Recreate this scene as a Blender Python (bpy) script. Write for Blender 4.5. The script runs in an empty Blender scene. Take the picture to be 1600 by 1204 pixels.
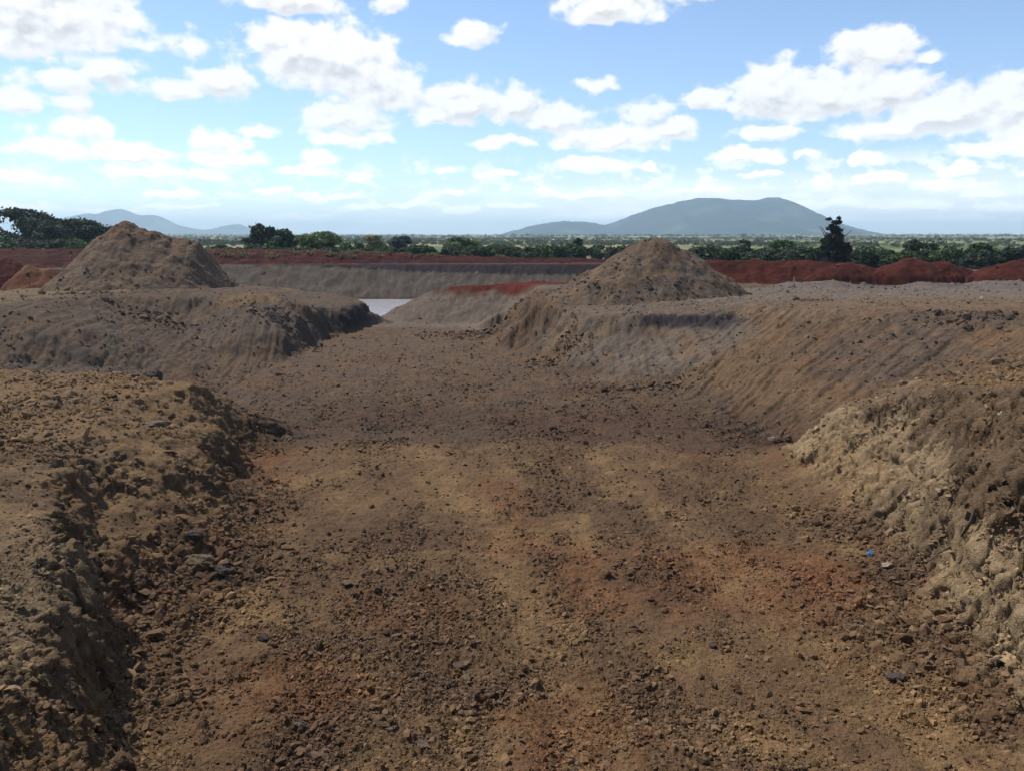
import bpy, math, random, time
import numpy as np
from mathutils import Vector
from mathutils.geometry import delaunay_2d_cdt
T0 = time.time()
random.seed(7)
rng = np.random.default_rng(7)
scene = bpy.context.scene
COL = scene.collection

# ------------------------------------------------------------------ camera model
F, CX, CY = 1209.0, 800.0, 602.0            # focal length and centre in pixels of the 1600 x 1204 photo
CAMZ, PITCH = 5.0, math.radians(10.8)
SP, CP = math.sin(PITCH), math.cos(PITCH)
def ray(px, py):
    cx, cy = (px - CX) / F, (CY - py) / F
    return cx, CP + cy * SP, -SP + cy * CP
def U(px, py, z):                            # the place at height z seen along that ray
    dx, dy, dz = ray(px, py); t = (z - CAMZ) / dz
    return (dx * t, dy * t, z)
def UY(px, py, Y):                           # the place at distance Y along that ray
    dx, dy, dz = ray(px, py); t = Y / dy
    return (dx * t, Y, CAMZ + dz * t)

# ------------------------------------------------------------------ noise
_g = rng.random((8, 256, 256)) * 2 * np.pi
GX, GY = np.cos(_g), np.sin(_g)
RU, RV, RW = rng.random((8, 256, 256)), rng.random((8, 256, 256)), rng.random((8, 256, 256))
def gn(x, y, s=0):
    s = s % 8
    ix, iy = np.floor(x).astype(np.int64), np.floor(y).astype(np.int64)
    fx, fy = x - ix, y - iy
    a, b, c, d = ix & 255, iy & 255, (ix + 1) & 255, (iy + 1) & 255
    u = fx * fx * fx * (fx * (fx * 6 - 15) + 10); v = fy * fy * fy * (fy * (fy * 6 - 15) + 10)
    gx, gy = GX[s], GY[s]
    n00 = gx[a, b] * fx + gy[a, b] * fy
    n10 = gx[c, b] * (fx - 1) + gy[c, b] * fy
    n01 = gx[a, d] * fx + gy[a, d] * (fy - 1)
    n11 = gx[c, d] * (fx - 1) + gy[c, d] * (fy - 1)
    return 1.5 * ((n00 * (1 - u) + n10 * u) * (1 - v) + (n01 * (1 - u) + n11 * u) * v)
def fbm(x, y, o=4, s=0, g=.5):
    r = 0; a = 1; f = 1; t = 0
    for k in range(o):
        r = r + a * gn(x * f + 17.3 * k + 3.1 * s, y * f - 9.7 * k + 5.3 * s, s + k); t += a; a *= g; f *= 2.03
    return r / t * 1.4
def clodn(x, y, s=0, lo=.12, hi=.5, keep=1.0):          # rounded lumps, one per cell
    ix, iy = np.floor(x).astype(np.int64), np.floor(y).astype(np.int64)
    best = np.zeros_like(x)
    for dx in (-1, 0, 1):
        for dy in (-1, 0, 1):
            a, b = (ix + dx) & 255, (iy + dy) & 255
            cx, cy = ix + dx + RU[s, a, b], iy + dy + RV[s, a, b]
            w = RW[s, a, b]
            rr = lo + (hi - lo) * w ** 3
            d2 = ((x - cx) ** 2 + (y - cy) ** 2) / rr ** 2
            h = np.sqrt(np.maximum(0, 1 - d2)) * rr * (RU[(s + 3) % 8, a, b] < keep)
            best = np.maximum(best, h)
    return best
def cellr(x, y, s=0):                                       # a random level per broken block
    ix, iy = np.floor(x).astype(np.int64), np.floor(y).astype(np.int64)
    best = np.full_like(x, 9.0); val = np.zeros_like(x)
    for dx in (-1, 0, 1):
        for dy in (-1, 0, 1):
            a, b = (ix + dx) & 255, (iy + dy) & 255
            d = (x - ix - dx - RU[s, a, b]) ** 2 + (y - iy - dy - RV[s, a, b]) ** 2
            m = d < best; best = np.where(m, d, best); val = np.where(m, RW[s, a, b], val)
    return val - .5
def sst(a, b, x):
    t = np.clip((x - a) / (b - a), 0, 1); return t * t * (3 - 2 * t)

# ------------------------------------------------------------------ terrain: breaklines -> triangulated surface
pts = []
def line(*ps, step=.5):
    for p, q in zip(ps[:-1], ps[1:]):
        n = max(1, int(math.dist(p[:2], q[:2]) / step))
        for k in range(n):
            f = k / n; pts.append(tuple(p[i] * (1 - f) + q[i] * f for i in range(3)))
    pts.append(tuple(ps[-1]))
def off(ps, dx, dy, dz=None, z=None): return [(p[0] + dx, p[1] + dy, (p[2] + dz) if z is None else z) for p in ps]
NZ, MZ = .06, -.12                                         # near floor, farther (dug a little deeper) floor
# left near bank: crest, wall toe, debris foot
L_crest = [U(303, 598, 1.7), U(245, 615, 1.75), U(175, 640, 1.76), U(115, 680, 1.74), U(85, 720, 1.7), U(80, 768, 1.64), U(118, 830, 1.6), U(105, 861, 1.6), U(80, 912, 1.6), U(82, 963, 1.6), U(84, 1027, 1.6), U(92, 1085, 1.58), U(76, 1139, 1.6), (-3.7, 5.2, 1.9), (-3.4, 3.6, 2.5)]
L_mid = [U(340, 655, 1.0), U(310, 700, 1.12), U(262, 735, 1.1), U(212, 768, 1.0), U(150, 795, .85), U(150, 840, .9), U(150, 885, .8), U(140, 960, .75), U(145, 1040, .75), U(128, 1130, .75), (-3.35, 5.2, 1.2), (-2.9, 3.8, 1.9)]
L_toe = [U(366, 728, .25), U(372, 785, .25), U(345, 838, .25), U(290, 880, .28), U(222, 902, .3), U(190, 960, .26), U(195, 1030, .25), U(176, 1085, .25), U(150, 1150, .25), (-3.1, 5.6, .4), (-2.5, 4.2, 1.6)]
L_foot = [U(395, 712, NZ), U(410, 800, NZ), U(395, 900, NZ), U(320, 985, NZ), U(275, 1060, NZ), U(250, 1130, NZ), U(235, 1204, NZ), (-2.6, 5.9, .15)]
line(*L_crest, step=.3); line(*L_mid, step=.3); line(*L_toe, step=.3); line(*L_foot)
Lb = [U(0, 577, 1.75), U(90, 580, 1.75), U(180, 584, 1.7), U(240, 590, 1.72), U(303, 598, 1.7)]
line(*Lb, step=.4); line(*off(Lb, .5, 1.0, z=1.0), step=.5); line(*off(Lb, .9, 2.1, z=.45), step=.6)
line(U(0, 660, 1.75), U(0, 720, 1.75), U(0, 800, 1.66), U(0, 900, 1.66), U(0, 1050, 1.7), U(0, 1204, 1.75), step=.4); line((-10.5, 14, 1.8), (-9.5, 10, 1.8), (-8, 7, 1.85), (-6.5, 4, 2.3), step=1); line((-15, 18, 1.95), (-14, 10, 2.0), (-10, 4, 2.4), step=1.5)
line((-30, 20, 2.0), (-30, 5, 2.1), (-20, -6, 2.4), step=3)
# floor
for x in (-4, -2, 0, 2, 4): pts.append((x * 1.1, 12 + x * .1, NZ)); pts.append((x, 9.2, NZ)); pts.append((x * 1.2, 15, NZ + .02))
E = [U(395, 700, .1), U(470, 688, .09), U(560, 697, .1), U(640, 690, .1), U(740, 702, .1), U(830, 692, .1), U(920, 703, .09), U(1010, 700, .1), U(1100, 712, .1), U(1240, 716, .1)]
line(*E); line(*[(p[0], p[1] + 1.6 + .9 * math.sin(p[0] * 2.1), MZ) for p in E])
line((-3, 6.6, NZ), (3.6, 6.6, NZ)); line((-3.2, 5.6, .3), (3.8, 5.6, .3)); line((-2.6, 3.6, 2.2), (3.2, 3.6, 2.2)); line((-3, 1.6, 3.35), (3, 1.6, 3.35)); line((-6, -2, 3.4), (6, -2, 3.4), step=2)
for Y in (21, 24, 28, 32, 36, 40, 44, 47):
    for x in np.linspace(-8.5, 4.5 - (Y > 26) * 3.5 - (Y > 34) * 1.4, 6): pts.append((float(x), Y, MZ + .05 * math.sin(x * 3 + Y)))
# right near bank
R_crest = [U(1318, 640, 1.5), U(1350, 624, 1.75), U(1386, 612, 2.0), U(1440, 603, 2.2), U(1520, 601, 2.6), U(1600, 604, 3.0), (6.6, 8.4, 3.1), (6.2, 6, 3.2), (5.4, 3.6, 3.3)]
R_mid2 = [U(1325, 655, 1.3), U(1372, 648, 1.45), U(1425, 672, 1.45), U(1472, 722, 1.5), U(1515, 772, 1.5), U(1555, 825, 1.5), U(1600, 865, 1.5), (5.9, 6.8, 1.6), (5.1, 5, 2.0), (4.6, 3.7, 2.6)]
R_mid = [U(1297, 682, .9), U(1345, 712, .85), U(1392, 752, .8), U(1425, 790, .75), U(1462, 825, .75), U(1500, 870, .8), U(1540, 905, .8), U(1590, 950, .75), (5.4, 6.9, .8), (4.6, 5.2, 1.2), (3.9, 3.8, 1.9)]
R_toe = [U(1272, 735, .28), U(1320, 770, .28), U(1375, 815, .26), U(1402, 855, .26), U(1455, 880, .3), U(1497, 935, .3), U(1532, 985, .28), U(1600, 1035, .28), (5.0, 6.6, .3), (4.2, 5.2, .8)]
R_foot = [U(1240, 755, NZ), U(1300, 815, NZ), U(1345, 875, NZ), U(1400, 950, NZ), U(1440, 1010, NZ), U(1500, 1070, NZ), U(1600, 1150, NZ), (4.2, 6.2, .12)]
line(*R_crest, step=.3); line(*R_mid2, step=.3); line(*R_mid, step=.3); line(*R_toe, step=.3); line(*R_foot)
line(U(1318, 640, 1.45), (6.6, 16.4, .9), (6.5, 17.3, .3)); line((7.5, 16.2, 1.6), (7.8, 17.4, 1.0)); pts.append((9.3, 17.8, 1.7))
line((8.6, 15.2, 2.2), (9.5, 12.5, 2.7), (9, 9, 3.05), (8.5, 5, 3.2), step=.8); line((14, 15, 2.6), (13, 8, 3.0), (10, 2, 3.2), step=1.5); line((30, 18, 2.6), (30, 5, 2.8), (20, -6, 2.8), step=3)
# right slope
line(U(1040, 603, MZ), U(1150, 650, MZ), U(1250, 698, MZ + .05))
line(U(1158, 480, 2.35), U(1300, 483, 2.6), U(1450, 490, 2.7), U(1600, 497, 2.75), (22, 19, 2.7))
line(U(1110, 545, 1.1), U(1240, 575, 1.15), U(1380, 595, 1.3)); line(U(1500, 591, 2.15), U(1600, 586, 2.35), (18, 19, 2.5))
line(U(1180, 468, 2.4), U(1350, 470, 2.6), U(1600, 472, 2.7), step=2); line((25, 35, 2.5), (60, 30, 2.4), step=5)
# right promontory under the heap
line(UY(826, 468, 36.4), U(880, 480, 1.97), U(940, 490, 1.97), U(1000, 492, 2.0), U(1150, 489, 2.1), step=.4)
line(U(820, 505, .95), U(885, 522, 1.0), U(940, 528, 1.1), U(1000, 520, 1.35), U(1145, 500, 1.85), step=.4)
line(U(808, 545, MZ), U(872, 577, MZ), U(960, 596, MZ), U(1040, 603, MZ), step=.5)
line(UY(826, 468, 36.4), (1.3, 42, 2.1), (1.6, 48, 2.1), step=.6); line((-.9, 36.9, MZ), (-1.7, 41, MZ), (-2.3, 44.5, MZ), step=.6); line((.25, 37.2, 1.05), (-.1, 41, 1.0), (-.3, 44.5, 1.0), step=.6)
line((6, 40, 2.2), (8, 45, 2.3), step=1); line((12, 40, 2.3), (13, 44, 2.2), (14, 48, 1.85), step=1); line((20, 41, 2.35), (21, 47, 1.8), step=1); line((30, 40, 2.35), (31, 46, 1.8), step=1); line((14, 50, 1.8), (45, 49, 1.8), step=3)
# pond bank running from the notch up to the promontory
H = [UY(594, 498, 50), UY(614, 484, 50.2), UY(636, 470, 50.5), UY(668, 457, 51), UY(705, 447, 51.3), UY(760, 444, 51.6), UY(832, 440, 52), (8, 53, 2.0), (22, 54, 1.8)]
line(*H, step=.6); line(U(640, 506, MZ), U(700, 517, MZ), U(770, 519, MZ + .1), (-.3, 43.2, MZ), step=.6)
line(*[(p[0] + .4, p[1] + 1.2 + 2.2 * max(0, p[2] + .2), -1.0) for p in H], step=.6)
# left plateau and its slopes
line(U(0, 480, 2.5), U(90, 470, 2.45), U(160, 463, 2.4), U(225, 458, 2.35), U(270, 468, 2.1), U(325, 462, 2.25), U(400, 461, 2.15), U(470, 474, 1.7), U(497, 486, 1.3), step=.6)
line(U(497, 486, 1.2), U(540, 478, 1.2), U(573, 474, 1.1), step=.3); line(U(501, 500, .75), U(545, 495, .7), U(580, 484, .7), step=.3)
line(U(506, 531, MZ), U(548, 520, MZ), U(592, 499, MZ), step=.4)
line(UY(590, 494, 49.6), (-9.6, 50.5, .2), (-12, 51.5, .3), (-20, 53, .3), (-34, 54, .3), step=.8); line((-8.6, 51.6, -1), (-10.2, 53, -1), (-20, 56, -1), (-36, 57, -1), step=.8)
line(U(330, 450, 2.1), U(450, 450, 1.95), U(540, 462, 1.45), UY(570, 471, 47.5), step=.6)
line(U(0, 568, 1.0), U(100, 571, .8), U(250, 577, .35), U(330, 592, MZ), U(430, 572, MZ), U(506, 531, MZ), step=.6)
line(U(300, 490, 1.45), U(310, 520, .85), U(318, 550, .4), step=.6); line(U(60, 520, 1.8), U(150, 520, 1.6), U(230, 535, 1.0), step=.8); line(U(370, 485, 1.75), U(420, 488, 1.6), U(478, 502, 1.05), step=.6); line(U(380, 520, 1.0), U(440, 522, .85), step=.6); 
line((-45, 34, 2.2), (-45, 50, 2.3), (-38, 70, 2.4), step=3); line((-30, 40, 2.1), (-22, 44, 2.15), (-26, 50, 2.2), step=1.5)
line((-18, 51, 2.0), (-27, 51.5, 2.1), step=1)
# far pond bank
line((-36, 70.5, -.7), (-10, 71, -.7), (26, 71, -.7), step=1.5); line((-36, 72.4, .6), (-10, 73, .7), (26, 73, .7), step=1.5); line((-37, 75.0, 2.45), (-10, 75.4, 2.5), (26, 75.4, 2.5), step=1.5)
line((-36, 64, -1.2), (26, 64, -1.2), step=3); line((-36, 60, -1.2), (24, 60, -1.2), step=3); line((27, 57, 1.9), (30, 76, 2.4), step=2)
for x in range(-110, 111, 10):
    for Y in (90, 102, 115): pts.append((x, Y, 2.5))
for Y in range(-30, 90, 12):
    for x in (-110, -85, -60, 45, 65, 85, 110): pts.append((x, Y, 2.4))
for x in range(-40, 41, 10): pts.append((x, -30, 2.4)); pts.append((x, -14, 2.8))
P = np.array(pts); P[:, :2] += rng.normal(0, .004, (len(P), 2))
vo, eo, fo, ov, *_ = delaunay_2d_cdt([Vector((a, b)) for a, b in P[:, :2]], [], [], 0, 1e-5)
zv = np.array([P[o[0], 2] if o else 0 for o in ov])
RES, X0, Y0, NXG, NYG = .1, -105.0, -28.0, 2100, 1420
TIN = np.full((NYG, NXG), 2.4, np.float32)
for f in fo:
    (ax, ay), (bx, by), (cx, cy) = [vo[i] for i in f]
    i0, i1 = int((min(ax, bx, cx) - X0) / RES), int((max(ax, bx, cx) - X0) / RES) + 2
    j0, j1 = int((min(ay, by, cy) - Y0) / RES), int((max(ay, by, cy) - Y0) / RES) + 2
    i0, j0, i1, j1 = max(i0, 0), max(j0, 0), min(i1, NXG), min(j1, NYG)
    if i0 >= i1 or j0 >= j1: continue
    gx, gy = np.meshgrid(X0 + np.arange(i0, i1) * RES, Y0 + np.arange(j0, j1) * RES)
    den = (by - cy) * (ax - cx) + (cx - bx) * (ay - cy)
    if abs(den) < 1e-9: continue
    w0 = ((by - cy) * (gx - cx) + (cx - bx) * (gy - cy)) / den; w1 = ((cy - ay) * (gx - cx) + (ax - cx) * (gy - cy)) / den; w2 = 1 - w0 - w1
    m = (w0 >= -1e-6) & (w1 >= -1e-6) & (w2 >= -1e-6)
    z = w0 * zv[f[0]] + w1 * zv[f[1]] + w2 * zv[f[2]]
    TIN[j0:j1, i0:i1][m] = z[m]
for _ in range(2):                                          # soften the facets a little
    for ax in (0, 1): TIN = (np.roll(TIN, 1, ax) + TIN * 1.6 + np.roll(TIN, -1, ax)) / 3.6
def tin(x, y):
    fx = np.clip((x - X0) / RES, 0, NXG - 1.01); fy = np.clip((y - Y0) / RES, 0, NYG - 1.01)
    i, j = fx.astype(int), fy.astype(int); a, b = fx - i, fy - j
    return (TIN[j, i] * (1 - a) + TIN[j, i + 1] * a) * (1 - b) + (TIN[j + 1, i] * (1 - a) + TIN[j + 1, i + 1] * a) * b
def lanes(x, y):                                            # two rolled wheel lanes on the pit floor
    w = .12 * fbm(x * 1.5, y * .8, 3, 6)
    a = np.interp(y, [5, 7.6, 9.2, 11.4, 16.1, 18], [1.0, .75, .42, -.1, -1.6, -2.3]); b = np.interp(y, [5, 7.4, 8.5, 10.3, 14, 18], [4.5, 4.2, 4.0, 3.4, 2.5, 1.7])
    e = sst(5.5, 6.5, y) * sst(18.4, 17, y)
    return np.exp(-((x - a + w) / .42) ** 4) * e, np.exp(-((x - b - w) / .4) ** 4) * e
def loose(x, y):                                            # 0 on rolled tracks, 1 on loose crumbly soil
    m = sst(-.32, .25, fbm(x * .42 + 3, y * .2 + 8, 3, 2) + .5 * fbm(x * 1.5, y * 1.2, 3, 5))
    t1, t2 = lanes(x, y)
    return np.clip(m * (1 - .74 * np.maximum(t1, t2)) + .16, 0, 1)
def plain(x, y):
    r = np.hypot(x, y)
    return 2.45 + 9 * sst(250, 2600, r) + .5 * fbm(x / 60, y / 60, 2, 4) * sst(130, 300, r) + 2.5 * fbm(x / 420, y / 420, 2, 3) * sst(300, 900, r)
def ground_h(x, y, fine=True):
    r = np.hypot(x, y)
    wa = .16 * sst(2, 12, r) + .1
    wx, wy = wa * fbm(x * .9, y * .9, 3, 1), wa * fbm(x * .9 + 40, y * .9, 3, 6)
    wx = wx + .07 * fbm(x * 4, y * 4, 2, 3); wy = wy + .07 * fbm(x * 4 + 9, y * 4, 2, 2)
    z = tin(x + wx, y + wy)
    k = sst(85, 105, np.maximum(np.maximum(np.abs(x), y), -y * 3.6))
    z = z * (1 - k) + plain(x, y) * k
    wet = sst(-.75, -.3, z)
    if fine:
        n = .055 * fbm(x * .7, y * .7, 4, 0) + .028 * fbm(x * 3.2, y * 3.2, 4, 4)
        lo = loose(x, y)
        near = sst(60, 25, r)
        c = .9 * clodn(x * 5.3, y * 5.3, 1, .06, .36, .4) / 5.3 * sst(.35, .8, lo) + 1.0 * clodn(x * 11, y * 11, 2, .1, .45, .7) / 11 * lo + .9 * clodn(x * 20, y * 20, 4, .12, .5) / 20 * (.5 + .5 * lo) + .9 * clodn(x * 13 + 7, y * 13, 7, .06, .42, .6) / 13 * (.35 + .65 * lo) + .075 * (.15 - np.abs(fbm(x * 5, y * 6.5, 6, 7, .66))) * (.45 + .55 * sst(.25, .7, lo))
        far = (.8 * clodn(x * 3.6, y * 3.6, 5, .06, .32, .5) / 3.6 + .9 * clodn(x * 7, y * 6, 1, .08, .42, .7) / 7 + .11 * (.15 - np.abs(fbm(x * 2.8, y * 2.3, 6, 6, .7)))) * sst(16, 30, r) * sst(85, 60, r)
        # cleat marks pressed by crawler tracks
        tr = np.exp(-((x - .55 - .02 * (y - 9) + .3 * np.sin(y * .5)) / .42) ** 4) * sst(6, 8, y) * sst(15, 12, y) * sst(-.1, .3, fbm(x * .6, y * .5, 2, 7) + .2)
        tr2 = np.exp(-((x - 3.9) / .4) ** 4) * sst(6, 9, y) * sst(13, 11, y) + np.exp(-((x + 2.9) / .4) ** 4) * sst(6, 9, y) * sst(18, 13, y) * .8
        t1, t2 = lanes(x, y)
        cl = -.035 * (t1 + t2) - .02 * (tr + tr2 * .7) * (.5 + .5 * np.sin(y * 2 * np.pi / .21 + 1.2 * fbm(x * 2, y, 2, 3)))
        # ripper streaks down the left and right slopes
        sl = sst(17, 19, y) * sst(46, 40, y)
        st = sl * (sst(-9, -10, x) * (.06 * gn(x * 2.2 + .45 * y, y * .2, 2) + .06 * gn(x * 5.6 + .9 * y, y * .3, 5) + .04 * gn(x * 10 + 1.6 * y, y * .6, 1)) + sst(4.5, 6.5, x) * sst(2.7, 2.3, z) * (.05 * gn((x * .35 + y) * .12, (x * .66 - y * .9) * 1.1, 3) + .06 * gn((x * .35 + y) * .2, (x * .66 - y * .9) * 3.1, 6) + .045 * gn((x * .35 + y) * .4, (x * .66 - y * .9) * 6.5, 1)))
        st = st + sst(1.0, 2.0, x) * sst(9.2, 8.4, x) * sst(26.5, 27.5, y) * sst(36, 34, y) * sst(2.0, 1.8, z) * .075 * gn(x * 3.4 + 2, y * .25, 5)
        graded = sst(-9.6, -10.6, x) * sst(23, 25, y) * sst(42, 39, y) + sst(4.5, 6.5, x) * sst(18, 20, y) * sst(34, 32, y) * sst(.1, .5, z)
        n = n * (1 - .3 * graded); far = far * (1 - .4 * graded)
        z = z + wet * (n + (c * near + far) + cl + st)
    return z

# ------------------------------------------------------------------ heaps: own surfaces standing on the ground
def heap_cones(cones, base, amp=.12, seed=0, rough=1.0):
    def f(x, y):
        wx, wy = x + .25 * fbm(x * .8, y * .8, 3, seed), y + .25 * fbm(x * .8 + 9, y * .8, 3, seed + 1)
        z = np.full_like(x, -9.0)
        for cx, cy, top, sl, sr, sf in cones:
            dx, dy = wx - cx, wy - cy
            s = np.where(dx < 0, sl, sr)
            d = np.sqrt((dx * s) ** 2 + (dy * sf) ** 2 + .09)
            zz = top + .2 - d
            z = np.where(zz > z, np.maximum(z, zz), z)
        z = z + amp * 1.25 * fbm(x * .9, y * .9, 4, seed + 2) + .5 * amp * fbm(x * 3.2, y * 3.2, 4, seed + 3, .6) * rough + .5 * amp * (.2 - np.abs(fbm(x * 1.3, y * 1.3, 5, seed + 6))) * rough
        z = z - 1.6 * np.maximum(0, base - .05 - z)
        z = z + rough * (.9 * clodn(x * 3.6, y * 3.6, seed % 8, .06, .34, .4) / 3.6 + .9 * clodn(x * 8, y * 8, (seed + 1) % 8, .1, .4, .6) / 8) * sst(-.2, .3, fbm(x * .7, y * .7, 2, seed + 5) + .15)
        return z
    return f
def cone(px, py, Y, sl, sr, sf):
    x, y, z = UY(px, py, Y); return (x, y, z, sl, sr, sf)
HEAPS = {}
HEAPS['left'] = heap_cones([cone(193, 343, 47, 1.02, .8, .72), cone(206, 350, 47, .9, .9, .72), cone(222, 354, 47, .9, .95, .7), cone(242, 358, 47, .9, 1.0, .7), cone(262, 365, 47, .9, 1.1, .7), cone(284, 369, 47, .9, 1.15, .72), cone(306, 375, 47, .9, 1.9, .74), cone(270, 392, 45.6, .8, 1.5, .85)], 2.1, .1, 0)
HEAPS['right'] = heap_cones([cone(1020, 369, 37.3, .62, .66, .84), cone(1046, 378, 37.4, .62, .67, .84), cone(968, 400, 37.8, .66, .7, .95)], 2.1, .1, 3)
HEAPS['orange'] = heap_cones([cone(40, 413, 46, 1.5, .8, .9), cone(70, 416, 46.4, .9, 1.0, .9)], 2.1, .07, 1)
HEAPS['crimson'] = heap_cones([cone(-35, 396, 50, .8, .85, .9), cone(8, 398, 50, .8, .95, .9)], 2.1, .1, 2)
def ridge(pl, sf, sb, amp, seed, endsl=.6):                   # long bank along a polyline of crest points
    X = np.array([p[0] for p in pl]); Yc = np.array([p[1] for p in pl]); Z = np.array([p[2] for p in pl])
    def f(x, y):
        xc = np.clip(x, X[0], X[-1])
        cy, cz = np.interp(xc, X, Yc), np.interp(xc, X, Z)
        wy = y + .4 * fbm(x * .5, y * .5, 3, seed)
        d = wy - cy
        z = cz - np.sqrt(np.where(d < 0, d * sf, d * sb) ** 2 + .03) - np.abs(x - xc) * endsl
        z = z + amp * fbm(x * .5, y * .5, 4, seed + 1) + .3 * amp * fbm(x * 3, y * 3, 3, seed + 2) + .8 * clodn(x * 1.8, y * 1.8, seed % 8, .06, .35, .35) / 1.8
        return z
    return f
HEAPS['pondbank'] = ridge([UY(325, 387, 79), UY(400, 387, 79), UY(480, 389, 79), UY(560, 393, 79), UY(640, 394, 79.5), UY(740, 398, 79.5), UY(830, 400, 80), UY(930, 402, 80), UY(1040, 404, 80)], .5, .6, .16, 1)
HEAPS['leftbank'] = ridge([UY(-120, 384, 72), UY(0, 385, 72), UY(80, 386, 72), UY(150, 386, 72), UY(250, 387, 73)], .45, .6, .14, 4)
HEAPS['redwall'] = ridge([UY(1060, 402, 58), UY(1110, 402, 58), UY(1200, 403, 57), UY(1290, 404, 56), UY(1345, 414, 56)], .75, .7, .1, 2)
HEAPS['redcentre'] = heap_cones([cone(1330, 408, 55, .35, .45, .8), cone(1425, 402, 54.5, .42, .42, .8), cone(1470, 406, 54.5, .5, .42, .8)], 2.4, .1, 5, .6)
HEAPS['redright'] = heap_cones([cone(1600, 402, 53, .4, .5, .8), cone(1650, 398, 53, .5, .5, .8)], 2.4, .1, 6, .6)
HEAPS['greyridge'] = ridge([UY(1155, 448, 45), UY(1230, 438, 45.5), UY(1300, 433, 45), UY(1340, 440, 45), UY(1400, 443, 45), UY(1440, 436, 44.5), UY(1490, 440, 44), UY(1540, 433, 44), UY(1620, 436, 43), UY(1720, 436, 42)], .24, .5, .07, 3)
HB = dict(left=(-30, -14, 40, 54), right=(-1, 14, 29, 44), orange=(-33, -24, 41, 50), crimson=(-42, -26, 44, 56), pondbank=(-32, 20, 74, 84), leftbank=(-62, -30, 66, 77),
          redwall=(8, 30, 53, 62), redcentre=(19, 35, 50, 59), redright=(29, 45, 48, 57), greyridge=(11, 36, 37, 48))

# ------------------------------------------------------------------ colours of the soils (albedo)
def srgb(r, g, b): return np.array([((c / 255 + .055) / 1.055) ** 2.4 if c > 10 else c / 255 / 12.92 for c in (r, g, b)])
BROWN, OCHRE, RUST, DARKB = np.array([.135, .088, .052]), np.array([.185, .125, .066]), np.array([.15, .072, .036]), np.array([.082, .056, .040])
GREYB, GREY, LGREY, BLACK = np.array([.112, .083, .062]), np.array([.125, .106, .09]), np.array([.2, .178, .16]), np.array([.030, .026, .029])
SAND, RED, ORANGE = np.array([.245, .188, .118]), np.array([.105, .022, .012]), np.array([.165, .068, .034])
SLOPE, GRASS, STRAW = np.array([.152, .104, .064]), np.array([.085, .11, .035]), np.array([.24, .215, .11])
def mix(c, d, w): w = np.clip(w, 0, 1)[:, None]; return c * (1 - w) + d * w
SPOTS = []
def spot(px, py, z, rx, ry, c, w=.8): x, y, _ = U(px, py, z); SPOTS.append((x, y, rx, ry, c, w))
spot(420, 720, 0, .9, .9, RUST * 1.25, .7); spot(470, 1080, 0, 1.0, .8, RUST * 1.1, .8); spot(1160, 890, 0, 1.6, 1.0, RUST * 1.3, .8); spot(1230, 950, 0, 1.2, .7, RUST * 1.3, .6)
spot(800, 850, 0, .8, .7, RUST * 1.2, .6); spot(880, 1140, 0, .8, .8, RUST * 1.2, .7); spot(640, 960, 0, 1.1, .6, RUST, .6); spot(1300, 915, 0, .6, .7, RUST * 1.4, .6)
spot(1320, 1030, 0, .8, .5, OCHRE, .8); spot(1380, 1110, 0, .9, .5, OCHRE, .8); spot(700, 770, 0, .7, 2.0, OCHRE, .8); spot(620, 715, 0, 2, 1, OCHRE, .8); spot(800, 960, 0, .7, 1.6, OCHRE * .95, .7)
spot(620, 830, 0, 1.4, 1.2, DARKB, .75); spot(960, 800, 0, 1.3, 1.0, DARKB * 1.1, .7); spot(1020, 920, 0, .7, .9, DARKB, .6); spot(540, 1180, 0, .9, .7, DARKB, .7); spot(1150, 830, 0, 1.4, .8, DARKB, .5)
spot(510, 1010, 0, 1.0, .4, DARKB, .6); spot(950, 660, MZ, 3.2, 2.2, np.array([.095, .05, .036]), .85); spot(700, 650, MZ, 3, 1.6, DARKB * .95, .7); spot(500, 620, MZ, 3, 2, GREYB * .9, .7); spot(760, 510, MZ, 3, 2.5, LGREY, .75); spot(1000, 592, MZ, 2.2, .8, GREY * 1.45, .8)
spot(600, 540, MZ, 4, 3, GREYB * 1.1, .6); spot(1400, 570, 1.4, 2.2, 2.6, np.array([.09, .075, .072]), .8); spot(1500, 535, 1.9, 1.8, 1.8, np.array([.085, .072, .07]), .8); spot(880, 535, .7, .9, 1.3, np.array([.21, .135, .062]), .7)
spot(330, 890, .1, .7, .7, DARKB * .9, .7); spot(1420, 900, .1, .7, .8, DARKB * .9, .8); spot(1350, 830, .1, .9, .7, DARKB, .7); spot(360, 800, .1, .7, 1, BROWN * 1.15, .6)
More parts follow.
